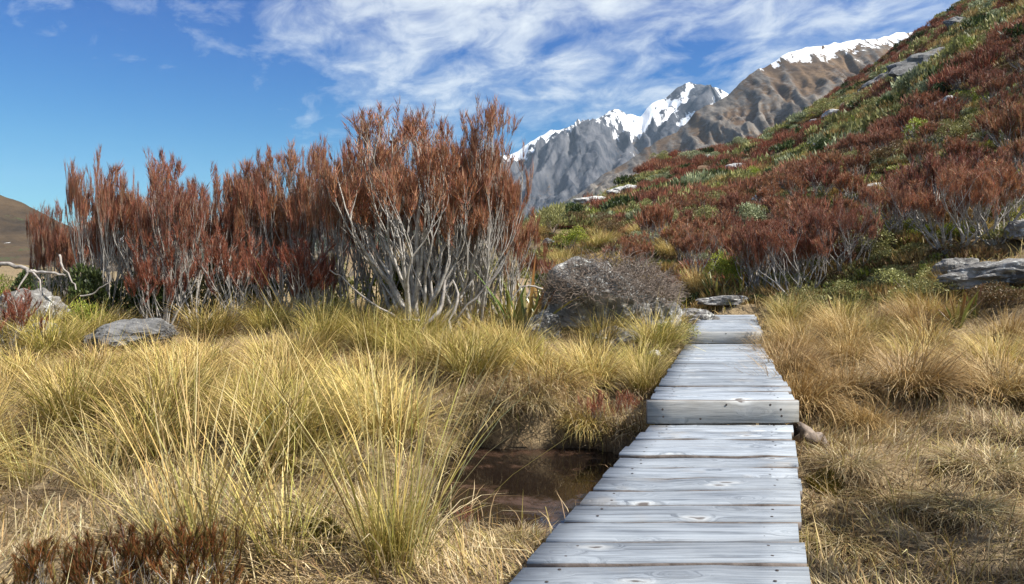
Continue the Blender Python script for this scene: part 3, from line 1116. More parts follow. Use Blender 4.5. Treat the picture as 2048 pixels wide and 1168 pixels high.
# ------------------------------------------------------------------ heath shrubs (bare grey stems, upright needle brushes)
def shrub(seed, H, rad, stems, pal, dense=1.0, fol_from=0.45, tuft=34, nl=0.13, nw=0.009, levels=3, flat=0.35, trunk=0.035, split=(2, 3), sides=4):
    g = np.random.default_rng(seed)
    W, Fo = Acc(), Acc()
    tips = []

    def grow(p, d, ln, r, lev, hfrac):
        nseg = 4 if lev == 0 else 3
        P = [p]
        q = p.copy()
        dd = d.copy()
        for k in range(nseg):
            dd = dd + np.array([g.normal(0, 0.16), g.normal(0, 0.16), 0.0])
            dd[2] += 0.09 + 0.07 * lev            # bends towards the light
            dd /= np.linalg.norm(dd)
            q = q + dd * ln / nseg
            P.append(q.copy())
        r1 = r * 0.62
        W.tube(P, np.linspace(r, r1, nseg + 1), sides if lev < 2 else 3, (1, 1, 1))
        if lev >= levels:
            tips.append((P, dd))
            return
        k = g.integers(split[0], split[1] + 1)
        for c_ in range(k):
            a_ = g.random() * 2 * math.pi
            sp_ = 0.48 if lev < 2 else 0.32
            nd = dd + np.array([math.cos(a_), math.sin(a_), 0.0]) * sp_ * g.uniform(0.5, 1.2)
            nd /= np.linalg.norm(nd)
            st = P[-1] if c_ == 0 or g.random() < 0.6 else P[-2]
            grow(st, nd, ln * g.uniform(0.60, 0.90), r1 * (0.9 if c_ == 0 else 0.75), lev + 1, hfrac)
        if lev >= 1 and g.random() < 0.75:            # bare dead twig
            a_ = g.random() * 2 * math.pi
            nd = dd + np.array([math.cos(a_), math.sin(a_), 0.1]) * 0.8
            nd /= np.linalg.norm(nd)
            e = P[-2] + nd * ln * g.uniform(0.4, 0.9)
            W.tube([P[-2], (P[-2] + e) / 2 + g.normal(0, 0.02, 3), e], [r1 * 0.5, r1 * 0.36, r1 * 0.15], 3)

    unit = H / {2: 2.35, 3: 2.75, 4: 3.0}[levels]
    for s in range(stems):
        a_ = 2 * math.pi * (s + g.random() * 0.8) / stems
        q = math.sqrt(g.random())
        out = q * rad / H * 2.3
        d = np.array([math.cos(a_) * out, math.sin(a_) * out, 1.0])
        d /= np.linalg.norm(d)
        p = np.array([math.cos(a_), math.sin(a_), 0.0]) * 0.14 * rad * q
        p[2] = -0.05
        hl = unit * g.uniform(0.76, 1.04) * (1 - 0.22 * q)
        grow(p, d, hl, trunk * g.uniform(0.6, 1.2), 0, q)
    # needle brushes on the last twigs
    nt = 0
    for (P, dd) in tips:
        P = np.array(P)
        if P[-1][2] < H * fol_from * g.uniform(0.55, 1.0):
            if g.random() < 0.7:
                continue
        k = int(tuft * dense * g.uniform(0.7, 1.3))
        t_ = g.random(k) ** 0.7
        i0 = np.minimum((t_ * (len(P) - 1)).astype(int), len(P) - 2)
        fr = (t_ * (len(P) - 1) - i0)[:, None]
        base = P[i0] * (1 - fr) + P[i0 + 1] * fr + g.normal(0, 0.012 * H / 3, (k, 3))
        top = dd * g.uniform(0.0, 0.06)
        base = base + top * t_[:, None]
        lx = math.atan2(dd[1], dd[0])
        lean = math.acos(np.clip(dd[2], -1, 1))
        az = g.random(k) * 2 * math.pi
        # needles hug the twig: twig direction plus a small outward part
        dirs = dd[None, :] + np.stack([np.cos(az), np.sin(az), np.zeros(k)], -1) * (0.15 + 0.38 * g.random(k))[:, None]
        dirs /= np.linalg.norm(dirs, axis=1)[:, None]
        ln = nl * (0.6 + 0.7 * g.random(k))
        sd = np.cross(dirs, g.normal(0, 1, (k, 3)))
        sd /= np.linalg.norm(sd, axis=1)[:, None] + 1e-9
        w = (nw * (0.7 + 0.6 * g.random(k)))[:, None] * sd * 0.5
        V = np.stack([base - w, base + w, base + dirs * ln[:, None]], 1).reshape(-1, 3)
        c = pick(pal, k, g, 0.12) * g.uniform(0.75, 1.25)
        C = np.repeat(c, 3, 0)
        T = np.arange(3 * k).reshape(-1, 3)
        Fo.add(V, T, None, C)
        nt += 1
    for acc in (W, Fo):                              # even out the crown: no lone spires
        for v in acc.V:
            over = np.maximum(v[:, 2] - 0.78 * H, 0)
            v[:, 2] -= over * 0.34
            rr_ = np.hypot(v[:, 0], v[:, 1])
            k_ = np.where(rr_ > rad, (rad + (rr_ - rad) * 0.4) / np.maximum(rr_, 1e-6), 1.0)
            v[:, 0] *= k_
            v[:, 1] *= k_
    return W.mesh('stems', M_bark), Fo.mesh('foliage', M_needle)


def shrub_thing(name, meshes, loc, rz, sc, label, cat='shrub', group=None):
    e = tag(empty(name, loc, rz, sc), label, cat, group)
    obj('stems', meshes[0], e)
    obj('foliage', meshes[1], e)
    return e


BIG = [shrub(300, 2.9, 1.05, 17, np.concatenate([ORANGE, RUST]), 1.0, 0.38, 26, 0.15, 0.010, 4, trunk=0.046),
       shrub(301, 2.6, 0.85, 12, RUST, 1.0, 0.30, 26, 0.15, 0.010, 4, trunk=0.034),
       shrub(302, 2.6, 0.80, 12, np.concatenate([DKRED, RUST]), 1.0, 0.24, 26, 0.15, 0.010, 4, trunk=0.034),
       shrub(303, 2.5, 0.62, 9, RUST, 1.0, 0.34, 26, 0.15, 0.010, 4, trunk=0.030)]
RED = shrub(304, 1.7, 0.62, 14, DKRED, 1.5, 0.08, 40, 0.13, 0.009, 2, trunk=0.018)
ROW = [  # photo column, top row, base row, depth, half width m, mesh, label
    (100, 396, 585, 11.2, 0.27, 3, 'small thin heath shrub with two bluish tips, first from the left edge'),
    (208, 305, 640, 10.9, 0.46, 1, 'heath shrub with a tall pointed crown, second from the left edge'),
    (300, 318, 640, 11.2, 0.62, 2, 'rust heath shrub with spread grey stems above the flat grey rock'),
    (388, 336, 640, 10.6, 0.60, 1, 'round-topped rust heath shrub right of the flat grey rock'),
    (455, 352, 640, 11.6, 0.55, 3, 'lower rust heath shrub beside the dark green spire'),
    (507, 300, 640, 11.3, 0.50, 3, 'slim heath shrub with one tall narrow spike'),
    (556, 318, 640, 11.0, 0.55, 2, 'red-tipped heath shrub just right of the tall narrow spike'),
    (622, 318, 645, 11.4, 0.75, 0, 'orange-brown heath shrub left of the tall pair'),
    (712, 252, 655, 10.6, 0.66, 1, 'tall heath shrub with bluish tip left of the largest one'),
    (838, 246, 672, 9.6, 1.15, 0, 'largest heath shrub with a fan of thick bare grey stems'),
    (945, 240, 668, 9.9, 0.80, 0, 'tall orange heath shrub leaning right beside the largest one'),
    (1010, 372, 640, 10.3, 0.62, 1, 'lower orange heath shrub beside the flax at the boulder'),
    (765, 300, 650, 10.9, 0.60, 2, 'heath shrub squeezed between the tall pair'),
    (160, 430, 600, 12.4, 0.42, 3, 'thin heath shrub showing behind the first two on the left'),
    (350, 372, 600, 12.6, 0.75, 1, 'heath shrub filling the back of the row above the flat grey rock'),
    (530, 365, 600, 12.6, 0.75, 0, 'brown heath shrub at the back of the row behind the narrow spike'),
    (665, 340, 600, 12.3, 0.70, 1, 'heath shrub at the back of the row left of the tall pair'),
    (885, 246, 600, 10.9, 0.80, 0, 'orange heath shrub close behind and between the two tallest ones'),
    (240, 400, 610, 11.9, 0.70, 2, 'dark red heath shrub behind the green leafy bush on the left'),
]
for i, (px, top, base, d, hw, k, lb) in enumerate(ROW):
    x, y, z = at(px, d)
    hgt = 1 + (HOR - top) / F * d - z
    H0 = (2.9, 2.6, 2.6, 2.5)[k] * 0.90
    r0_ = (1.05, 0.85, 0.80, 0.62)[k] * 1.1
    sz = hgt / H0
    sx = hw / r0_ * 1.14
    shrub_thing('heath_shrub', BIG[k], (x, y, z), 0.7 + 2.39 * i, (sx, sx, sz), lb, 'shrub', 'heath shrubs in the row on the left')
for i, (px, top, d, hw, lb) in enumerate([
        (585, 452, 9.9, 0.62, 'dense dark red heath bush at the front of the row, foliage down to the ground'),
        (470, 430, 10.0, 0.55, 'dark red heath bush with pale dead stems at the front of the row'),
        (625, 470, 10.0, 0.35, 'narrow dark red heath bush left of the largest shrub'),
        (330, 440, 10.2, 0.55, 'rust heath bush leaning left over the flat grey rock'),
        (15, 560, 8.6, 0.40, 'low dark red heath bush cut by the left edge')]):
    x, y, z = at(px, d)
    hgt = 1 + (HOR - top) / F * d - z
    shrub_thing('heath_shrub', RED, (x, y, z), 1.3 * i + 0.4, (hw / 0.66, hw / 0.66, hgt / 1.72), lb)

# low reddish heath in the near left corner and by the boardwalk
LOWH = [shrub(330 + i, 0.46, 0.24, 12, REDGRN, 1.6, 0.0, 44, 0.045, 0.0036, 2, trunk=0.006, sides=3) for i in range(2)]
for i, (px, d, sc, lb) in enumerate([(95, 2.72, 0.72, 'low dark red heath at the lower left corner'), (230, 2.72, 0.78, 'low olive-red heath, middle clump in the near left corner'),
                                     (350, 2.8, 0.95, 'tallest low red heath clump in the near left corner'), (440, 2.72, 0.6, 'small brown heath tuft at the foot of the near pale tussock')]):
    x, y, z = at(px, d)
    shrub_thing('low_heath', LOWH[i % 2], (x, y, z), 1.1 * i, sc, lb, 'shrub', 'low heath in the near left corner')
SPR = shrub(340, 0.5, 0.16, 7, DKRED, 1.0, 0.0, 26, 0.04, 0.0045, 2, trunk=0.005, sides=3)
for i, (px, py, sc, lb) in enumerate([(1192, 885, 0.95, 'thin red sprig standing between the puddle and the boardwalk'), (1245, 865, 0.85, 'thin red sprig hard against the left side of the boardwalk'),
                                      (1262, 838, 0.6, 'short brown sprig below the first step'), (935, 1075, 0.42, 'flat reddish sprig on the moss before the puddle')]):
    x, y, z = hit(px, py)
    shrub_thing('heath_sprig', SPR, (x, y, z), 1.9 * i, sc, lb, 'shrub', 'heath sprigs by the puddle')


# ------------------------------------------------------------------ rounded leafy bushes
def leafy(seed, pal, rad=0.5, hgt=0.6, n=2600, leaf=0.035, lobes=9, stem_n=9, up=0.4):
    g = np.random.default_rng(seed)
    W, Fo = Acc(), Acc()
    cs = []
    for i in range(lobes):
        a_ = g.random() * 2 * math.pi
        r_ = rad * 0.75 * math.sqrt(g.random())
        h_ = hgt * (0.35 + 0.5 * g.random() * (1 - 0.5 * r_ / rad))
        cs.append((r_ * math.cos(a_), r_ * math.sin(a_), h_, rad * g.uniform(0.28, 0.46), g.uniform(0.72, 1.25)))
    for i in range(stem_n):
        c_ = cs[i % lobes]
        e = np.array(c_[:3])
        W.tube([(0.02 * i % 0.05, 0, -0.04), e * 0.5 + g.normal(0, 0.04, 3), e], [0.018, 0.012, 0.005], 4)
    per = n // lobes
    for (cx_, cy_, cz_, rr_, tone) in cs:
        dv = g.normal(0, 1, (per, 3))
        dv /= np.linalg.norm(dv, axis=1)[:, None]
        dv[:, 2] = np.where(dv[:, 2] < -0.5, -dv[:, 2], dv[:, 2])
        p = np.array([cx_, cy_, cz_]) + dv * (rr_ * (0.62 + 0.45 * g.random(per)))[:, None] * np.array([1, 1, 0.85])
        p[:, 2] = np.maximum(p[:, 2], 0.0)
        d_ = dv * (1 - up) + np.array([0, 0, up]) + g.normal(0, 0.45, (per, 3))
        d_ /= np.linalg.norm(d_, axis=1)[:, None]
        sd = np.cross(d_, g.normal(0, 1, (per, 3)))
        sd /= np.linalg.norm(sd, axis=1)[:, None]
        ln = (leaf * (0.7 + 0.7 * g.random(per)))[:, None]
        V = np.stack([p, p + d_ * ln * 0.5 + sd * ln * 0.28, p + d_ * ln, p + d_ * ln * 0.5 - sd * ln * 0.28], 1).reshape(-1, 3)
        c = pick(pal, per, g, 0.15) * tone
        Fo.add(V, None, np.arange(4 * per).reshape(-1, 4), np.repeat(c, 4, 0))
    return W.mesh('stems', M_twig), Fo.mesh('foliage', M_leaf)


P_OLIVE = np.array([(0.29, 0.29, 0.10), (0.23, 0.235, 0.08), (0.35, 0.33, 0.13), (0.18, 0.175, 0.065)])
P_BRIGHT = np.array([(0.28, 0.33, 0.045), (0.21, 0.26, 0.035), (0.36, 0.38, 0.06)])
P_DARK = np.array([(0.045, 0.065, 0.02), (0.06, 0.085, 0.025), (0.09, 0.12, 0.03), (0.035, 0.05, 0.018)])
P_GREY = np.array([(0.29, 0.32, 0.18), (0.22, 0.25, 0.13), (0.37, 0.39, 0.23)])
P_BROWN = np.array([(0.19, 0.12, 0.055), (0.15, 0.09, 0.042), (0.23, 0.15, 0.065), (0.16, 0.125, 0.05)])
LF = {'olive': leafy(400, P_OLIVE, 0.55, 0.6), 'bright': leafy(401, P_BRIGHT, 0.5, 0.6), 'dark': leafy(402, P_DARK, 0.55, 0.8, 3000, 0.05),
      'grey': leafy(403, P_GREY, 0.55, 0.5), 'brown': leafy(404, P_BROWN, 0.55, 0.55)}


def bush(kind, px, py, wpx, hpx, label, rz=None, d=None, group=None, name='leafy_bush'):
    x, y, z = hit(px, py) if d is None else at(px, d)
    s = y / F
    sx = wpx * s / 2 / 0.66
    szz = hpx * s / (0.78 if kind != 'dark' else 0.95)
    return shrub_thing(name, LF[kind], (x, y, z), random.random() * 6 if rz is None else rz, (sx, sx, szz), label, 'bush', group)


bush('dark', 165, 600, 130, 190, 'dark glossy green leafy bush under the left shrubs', 0.5, 10.6)
bush('bright', 178, 600, 110, 100, 'yellow-green leafy bush in front of the dark bush on the left', 0.9, 9.9)
bush('bright', 5, 480, 60, 70, 'bright green bush with bare pale branch at the left edge', 0.2, 10.5)
bush('dark', 425, 560, 60, 215, 'dark green narrow spire showing between the left shrubs', 0.1, 12.4, None, 'green_spire_shrub')
bush('bright', 690, 600, 90, 90, 'low green plant seen between the grey stems', 0.4, 10.9)
for (q_, e_, kk, lb_) in ((270, 11.2, 'dark', 'dark leafy undergrowth behind the flat grey rock'), (520, 11.6, 'dark', 'dark leafy undergrowth deep behind the dark red bushes'), (760, 11.3, 'bright', 'green leafy undergrowth behind the grey stems of the largest shrub'),
                          (860, 11.4, 'dark', 'dark leafy undergrowth right behind the thick pale trunk'), (640, 11.8, 'olive', 'olive undergrowth behind the narrow dark red bush'), (400, 11.8, 'olive', 'olive undergrowth behind the round-topped rust shrub'), (950, 11.2, 'olive', 'olive undergrowth below the tall orange shrub')):
    bush(kk, q_, 0, 190, 165, lb_, None, e_)
bush('olive', 1105, 470, 80, 70, 'olive bush right of the tall orange shrub on the knoll')
bush('bright', 1455, 585, 120, 100, 'bright yellow-green bush behind the end of the boardwalk')
bush('olive', 1340, 660, 130, 75, 'grey-olive bushy plant between the boulder and the upper boardwalk', None, 8.9)
bush('olive', 1590, 610, 120, 95, 'olive bush in the grass right of the upper boardwalk', None, 11.0)
bush('olive', 1800, 475, 110, 62, 'olive cushion bush below the red heath on the right')
bush('bright', 1830, 478, 90, 48, 'yellow-green mossy cushion beside the olive cushion bush')
bush('bright', 1920, 478, 90, 44, 'yellow-green mossy cushion above the grey rock')
bush('olive', 1730, 485, 90, 80, 'small olive cushion left of the larger olive cushion bush')
bush('olive', 1760, 525, 165, 80, 'flat olive cushion above the big golden tussock')
bush('grey', 1635, 470, 60, 50, 'grey-green twiggy bush in front of the red heath')
for (q_, e_, w_, h_, kk, lb_) in ((1960, 10.3, 90, 55, 'brown', 'brown twiggy bush at the foot of the rock shelf'), (2035, 10.1, 80, 50, 'olive', 'olive tuft before the rock shelf at the right edge'), (1880, 11.3, 80, 50, 'grey', 'grey-green bush at the left end of the rock shelf'),
                                    (1455, 14.0, 90, 22, 'olive', 'yellowed low plants on the stone ledge past the boardwalk'), (1520, 13.8, 70, 34, 'dark', 'dark green tuft at the right corner of the boardwalk end')):
    bush(kk, q_, 0, w_, h_, lb_, None, e_)
bush('bright', 2010, 295, 75, 48, 'bright green round bush on the slope at the right edge')
bush('bright', 1935, 108, 85, 40, 'yellow-green bush high on the slope')
bush('grey', 1385, 330, 85, 40, 'large pale green rounded bush on the hillside skyline')
bush('olive', 1320, 332, 55, 36, 'olive-brown rounded bush left of the pale green one on the skyline')
bush('grey', 1420, 325, 50, 28, 'small pale green bush right of the large one on the skyline')
bush('grey', 1478, 300, 45, 32, 'pale green bush standing alone near the skyline')
bush('grey', 1335, 362, 55, 20, 'low pale green cushion below the skyline bushes')
bush('bright', 1268, 365, 28, 18, 'small bright green cushion beside the pale stones')
bush('olive', 1830, 215, 60, 32, 'grey-green bush among red heath in the middle of the slope')
bush('olive', 1650, 235, 90, 40, 'olive bush on the upper slope below the grey rocks')
bush('olive', 1720, 215, 80, 36, 'olive-yellow bush beside the upper slope rocks')
bush('dark', 1900, 130, 45, 35, 'dark green bush next to the yellow-green one high on the slope')

# ------------------------------------------------------------------ rocks
import bmesh


def rock_mesh(name, seed, sx, sy, sz, mat, rough=0.28, sub=4, freq=1.3, flat_bottom=True):
    bm = bmesh.new()
    bmesh.ops.create_icosphere(bm, subdivisions=sub, radius=1.0)
    off = Vector((seed * 3.1, seed * 1.7, seed * 0.9))
    for v in bm.verts:
        p = v.co.copy()
        c_ = mn.cell(p * freq * 1.1 + off)
        d_ = mn.fractal(p * freq + off, 1.0, 2.0, 4) * rough + (mn.ridged_multi_fractal(p * freq * 1.7 + off, 1.0, 2.0, 3, 1.0, 2.0) - 1) * rough * 0.22
        d_ += mn.fractal(p * freq * 6 + off, 0.9, 2.0, 3) * 0.035
        v1 = mn.voronoi(p * freq + off)[0]
        d_ += (v1[1] - v1[0]) * rough * 0.5
        q = p * (1 + d_)
        if q.z < -0.25:
            q.z = -0.25 + (q.z + 0.25) * 0.3
        v.co = Vector((q.x * sx, q.y * sy, q.z * sz))
    me = bpy.data.meshes.new(name)
    bm.to_mesh(me)
    bm.free()
    me.materials.append(mat)
    return me


def rock(name, px, py, d, sx, sy, sz, seed, mat, label, rz=0.0, lift=0.0, rough=0.28, cat='rock', sub=5, group=None, tilt=(0, 0)):
    x, y, z = hit(px, py) if d is None else at(px, d)
    o = obj(name, rock_mesh(name, seed, sx, sy, sz, mat, rough, sub), None, (x, y, z + lift), rz)
    o.rotation_euler = (tilt[0], tilt[1], rz)
    return tag(o, label, cat, group)


BX, BY, BZ = at(1200, 9.7)
rock('boulder', 1200, 0, 9.7, 0.74, 0.62, 0.66, 2, M_rock, 'big dark boulder with a white lichen cap under dead twigs', 0.3, 0.40, 0.30, tilt=(0, 0.10))
rock('boulder', 1300, 0, 9.9, 0.38, 0.40, 0.34, 5, M_rock, 'pale lichen-spotted rock at the right end of the twig-covered boulder', 1.0, 0.14)
rock('boulder', 1088, 0, 9.2, 0.22, 0.24, 0.26, 9, M_rock, 'small upright stone at the left foot of the boulder', 0.4, 0.10)
rock('boulder', 1240, 0, 8.9, 0.34, 0.3, 0.22, 11, M_rock, 'brown rock at the front foot of the boulder', 0.4, 0.04)
rock('boulder', 1385, 0, 12.0, 0.34, 0.5, 0.22, 12, M_rock, 'pale grey-green rock beside the left corner of the boardwalk end', 0.2, 0.06)
rock('stone_step', 1450, 0, 13.9, 0.55, 0.25, 0.13, 13, M_rock, 'pale stone ledge just past the end of the boardwalk', 0.0, 0.06)
rock('boulder', 268, 655, 9.0, 0.50, 0.45, 0.22, 15, M_slab, 'flat grey rock half sunk in the tussocks on the left', 0.5, 0.12, 0.22, tilt=(0, -0.12))
rock('boulder', 85, 640, 9.0, 0.22, 0.22, 0.2, 17, M_rock, 'small pale stone left of the flat grey rock', 0.1, 0.08)
rock('boulder', 60, 590, 10.0, 0.42, 0.4, 0.36, 18, M_rock, 'grey boulder under the dead branch at the left edge', 0.6, 0.2)
rock('boulder', 1098, 500, None, 0.26, 0.25, 0.24, 19, M_slab, 'white-topped stone in the grass behind the boulder', 0.3, 0.12)
rock('boulder', 2010, 0, 10.9, 0.85, 0.6, 0.27, 21, M_rock, 'long grey rock shelf at the right edge', -0.3, 0.12, 0.36, tilt=(0, -0.14))
rock('boulder', 1915, 0, 11.5, 0.34, 0.3, 0.24, 23, M_rock, 'broken grey rock at the left end of the right-hand shelf', 0.3, 0.18)
rock('boulder', 2046, 0, 12.0, 0.26, 0.26, 0.24, 25, M_rock, 'squarish grey rock above the shelf at the right edge', 0.5, 0.15, 0.3)
rock('boulder', 1310, 728, None, 0.075, 0.06, 0.06, 27, M_pale, 'small white stone in the grass left of the boardwalk', 0.3, 0.10, cat='stone', sub=3)
rock('outcrop', 1195, 418, None, 1.9, 0.9, 0.55, 31, M_pale, 'broad pale stone outcrop on the knoll, the left one', 0.1, 0.3, 0.35)
rock('outcrop', 1262, 392, None, 1.8, 1.0, 0.6, 33, M_pale, 'pale stony patch above and right of the broad outcrop', 0.3, 0.2, 0.35)
rock('outcrop', 1240, 422, None, 0.6, 0.5, 0.4, 35, M_pale, 'white stone at the right end of the broad outcrop', 0.3, 0.2, 0.3)
for i, (px, py, a_, b_, lb) in enumerate([(1760, 172, 2.0, 0.9, 'grey rock slab on the upper slope, the left of two'), (1850, 135, 3.0, 0.9, 'long grey scree patch high on the slope'),
                                          (1590, 232, 2.2, 0.7, 'small pale outcrop near the crest of the slope'), (1915, 60, 1.6, 0.7, 'small grey rock near the top of the slope'),
                                          (1420, 322, 1.6, 0.6, 'pale stones at the foot of the skyline bushes')]):
    rock('outcrop', px, py, None, a_ * 1.0, a_ * 0.7, b_, 40 + i, M_slab if i < 4 else M_pale, lb, 0.4 * i, 0.0, 0.4, 'rock', 4, None, (0.15, -0.35))

sgx = np.random.default_rng(808)
STN = [rock_mesh('stone', 70 + i, 1.0, 0.8, 0.55, M_pale, 0.36, 3) for i in range(3)]
for i in range(20):
    px, py = sgx.uniform(1330, 2040), sgx.uniform(90, 440)
    if py < np.interp(px, PX, YS) + 25:
        py = float(np.interp(px, PX, YS)) + sgx.uniform(25, 120)
    x, y, z = hit(float(px), float(py))
    s_ = sgx.uniform(0.25, 0.8) * (0.4 + y / 60)
    o = obj('stone', STN[i % 3], None, (x, y, z + 0.25 * s_), sgx.uniform(0, 6), s_)
    tag(o, 'pale lichen-covered stone among the heath on the slope', 'stone', 'loose stones on the slope')
# moss cushions: domes of tiny upright shoots
P_MOSS = np.array([(0.30, 0.23, 0.03), (0.22, 0.17, 0.025), (0.16, 0.125, 0.02), (0.36, 0.29, 0.06)])
for i, (px, py, a_, b_, h_, lb) in enumerate([(548, 952, 0.22, 0.10, 0.09, 'yellow-green mossy hump among pale stems on the left'), (1655, 975, 0.11, 0.09, 0.008, 'mustard moss cushion beside the lower boardwalk'),
                                              (1640, 1108, 0.14, 0.12, 0.008, 'dark moss cushion beside the nearest planks'), (625, 1085, 0.2, 0.14, 0.07, 'dark mossy hump left of the lone tussock'),
                                              (1905, 945, 0.12, 0.08, 0.005, 'small moss cushion in the dead grass at the right')]):
    x, y, z = hit(px, py)
    g = np.random.default_rng(800 + i)
    n_ = 2600
    q_, t_ = np.sqrt(g.random(n_)), g.random(n_) * 6.283
    bx_, by_ = a_ * q_ * np.cos(t_), b_ * q_ * np.sin(t_)
    bz_ = h_ * (1 - q_ ** 2) + ground(x + bx_, y + by_) - z - 0.01 + 0.02 * fbm((x + bx_) * 14, (y + by_) * 14, 2)
    c_ = pick(P_MOSS, n_, g) * (0.55 if 'dark' in lb else 1.0)
    A = Acc()
    A.add(*blades(np.stack([bx_, by_, bz_], -1), t_ + g.normal(0, 1, n_), np.abs(g.normal(0, 0.5, n_)), np.full(n_, 0.4), 0.02 + 0.025 * g.random(n_), np.full(n_, 0.006), c_ * 0.6, c_, 2, None, 0.0, g))
    tag(obj('moss_cushion', A.mesh('moss_cushion', M_grass), None, (x, y, z)), lb, 'moss')

# ------------------------------------------------------------------ dead twig bush over the boulder
g = np.random.default_rng(91)
A = Acc()
for i in range(2100):
    a_ = g.random() * 2 * math.pi
    q = math.sqrt(g.random())
    p = np.array([0.92 * q * math.cos(a_) - 0.02, 0.70 * q * math.sin(a_) - 0.16, 0.0])
    dome = 0.74 * math.sqrt(max(0.02, 1 - 0.85 * q * q)) + 0.08
    p[2] = dome * g.uniform(0.5, 1.05) - 0.10
    d = np.array([math.cos(a_) * q + g.normal(0, 0.6), math.sin(a_) * q + g.normal(0, 0.6), g.normal(0.25, 0.5)])
    d /= np.linalg.norm(d)
    ln = g.uniform(0.10, 0.30)
    P = [p]
    for k in range(3):
        d = d + g.normal(0, 0.35, 3)
        d /= np.linalg.norm(d)
        p = p + d * ln / 3
        P.append(p)
    A.tube(P, np.linspace(0.0052, 0.0022, 4), 3)
for i in range(9):
    a_ = g.random() * 6.28
    e = np.array([0.6 * math.cos(a_), 0.45 * math.sin(a_), 0.55])
    A.tube([(0.1, -0.1, 0.15), e * 0.5 + g.normal(0, 0.06, 3) + np.array([0, 0, 0.15]), e], [0.016, 0.011, 0.006], 4)
tw = tag(empty('dead_twig_bush', (BX + 0.12, BY - 0.1, BZ + 0.42)), 'grey-brown tangle of dead twigs draped over the big boulder', 'dead bush')
obj('twigs', A.mesh('twigs', M_twig), tw)


# ------------------------------------------------------------------ dead branches and logs
def branch(name, pts, r, label, subs=(), mat=M_drift):
    P = [np.array(p) for p in pts]
    gb = np.random.default_rng(int(abs(P[0][0]) * 1000) + 3)
    fine_ = []
    for a_, b_ in zip(P[:-1], P[1:]):
        fine_ += [a_, (a_ * 2 + b_) / 3 + gb.normal(0, 0.22 * r, 3) * 2, (a_ + 2 * b_) / 3 + gb.normal(0, 0.22 * r, 3) * 2]
    P = fine_ + [P[-1]]
    r = r * 0.72
    e = tag(empty(name, tuple(P[0])), label, 'branch')
    A = Acc()
    Q = [p - P[0] for p in P]
    A.tube(Q, np.linspace(r, r * 0.45, len(Q)), 7)
    obj('limb', A.mesh('limb', mat, True), e)
    for s in subs:
        A = Acc()
        S = [np.array(p) - P[0] for p in s]
        A.tube(S, np.linspace(r * 0.5, r * 0.15, len(S)), 5)
        obj('side_branch', A.mesh('side_branch', mat, True), e)
    return e


def pxz(px, py, d):
    return ((px - 1024) / F * d, d, 1 + (HOR - py) / F * d)


branch('dead_branch', [pxz(-30, 545, 9.4), pxz(20, 528, 9.4), pxz(55, 538, 9.3), pxz(75, 545, 9.3), pxz(110, 546, 9.2), pxz(132, 552, 9.2)], 0.045,
       'thick bleached dead branch lying across at the left edge', [[pxz(62, 540, 9.3), pxz(80, 560, 9.2), pxz(82, 590, 9.1)], [pxz(60, 540, 9.3), pxz(40, 570, 9.2), pxz(28, 592, 9.1)]])
branch('dead_branch', [pxz(120, 510, 9.9), pxz(124, 530, 9.8), pxz(140, 555, 9.8), pxz(152, 580, 9.7)], 0.024, 'thin leaning grey branch before the dark green bush')
branch('dead_branch', [pxz(160, 592, 9.4), pxz(185, 588, 9.4), pxz(200, 575, 9.4), pxz(218, 566, 9.4), pxz(220, 550, 9.4)], 0.016, 'small curved bare branch in front of the leafy bush on the left')
branch('dead_branch', [pxz(1085, 578, 9.0), pxz(1062, 572, 8.9), pxz(1045, 572, 8.8), pxz(1030, 590, 8.8), pxz(1020, 602, 8.8)], 0.018,
       'bare white forked branch at the left end of the boulder', [[pxz(1048, 572, 8.8), pxz(1040, 590, 8.8), pxz(1032, 606, 8.8)]])
branch('dead_branch', [pxz(862, 640, 9.3), pxz(800, 640, 9.2), pxz(735, 600, 9.2), pxz(690, 560, 9.3), pxz(660, 540, 9.3)], 0.026, 'long bare grey stem leaning left from the largest shrub')
branch('dead_branch', [pxz(880, 665, 9.2), pxz(925, 622, 9.1), pxz(965, 580, 9.1), pxz(1000, 540, 9.1), pxz(1020, 500, 9.1)], 0.026, 'long bare grey stem leaning right from the largest shrub')
branch('dead_branch', [pxz(825, 690, 9.0), pxz(842, 665, 9.0), pxz(880, 620, 9.1), pxz(890, 560, 9.2)], 0.055, 'thick pale trunk at the foot of the largest shrub, leaning right')
branch('dead_branch', [pxz(885, 690, 9.0), pxz(900, 655, 9.0), pxz(915, 600, 9.1), pxz(905, 560, 9.2)], 0.040, 'white-barked short trunk right of the thick pale one')
lx_, ly_, lz_ = at(1600, 5.0)
branch('weathered_log', [(2.02, 5.02, gz(2.02, 5.02) + 0.22), (2.12, 5.05, gz(2.1, 5.05) + 0.18), (2.25, 5.1, gz(2.2, 5.1) + 0.10), (2.34, 5.14, gz(2.3, 5.1) + 0.0)], 0.085,
       'grey weathered log end beside the first step', (), M_twig)


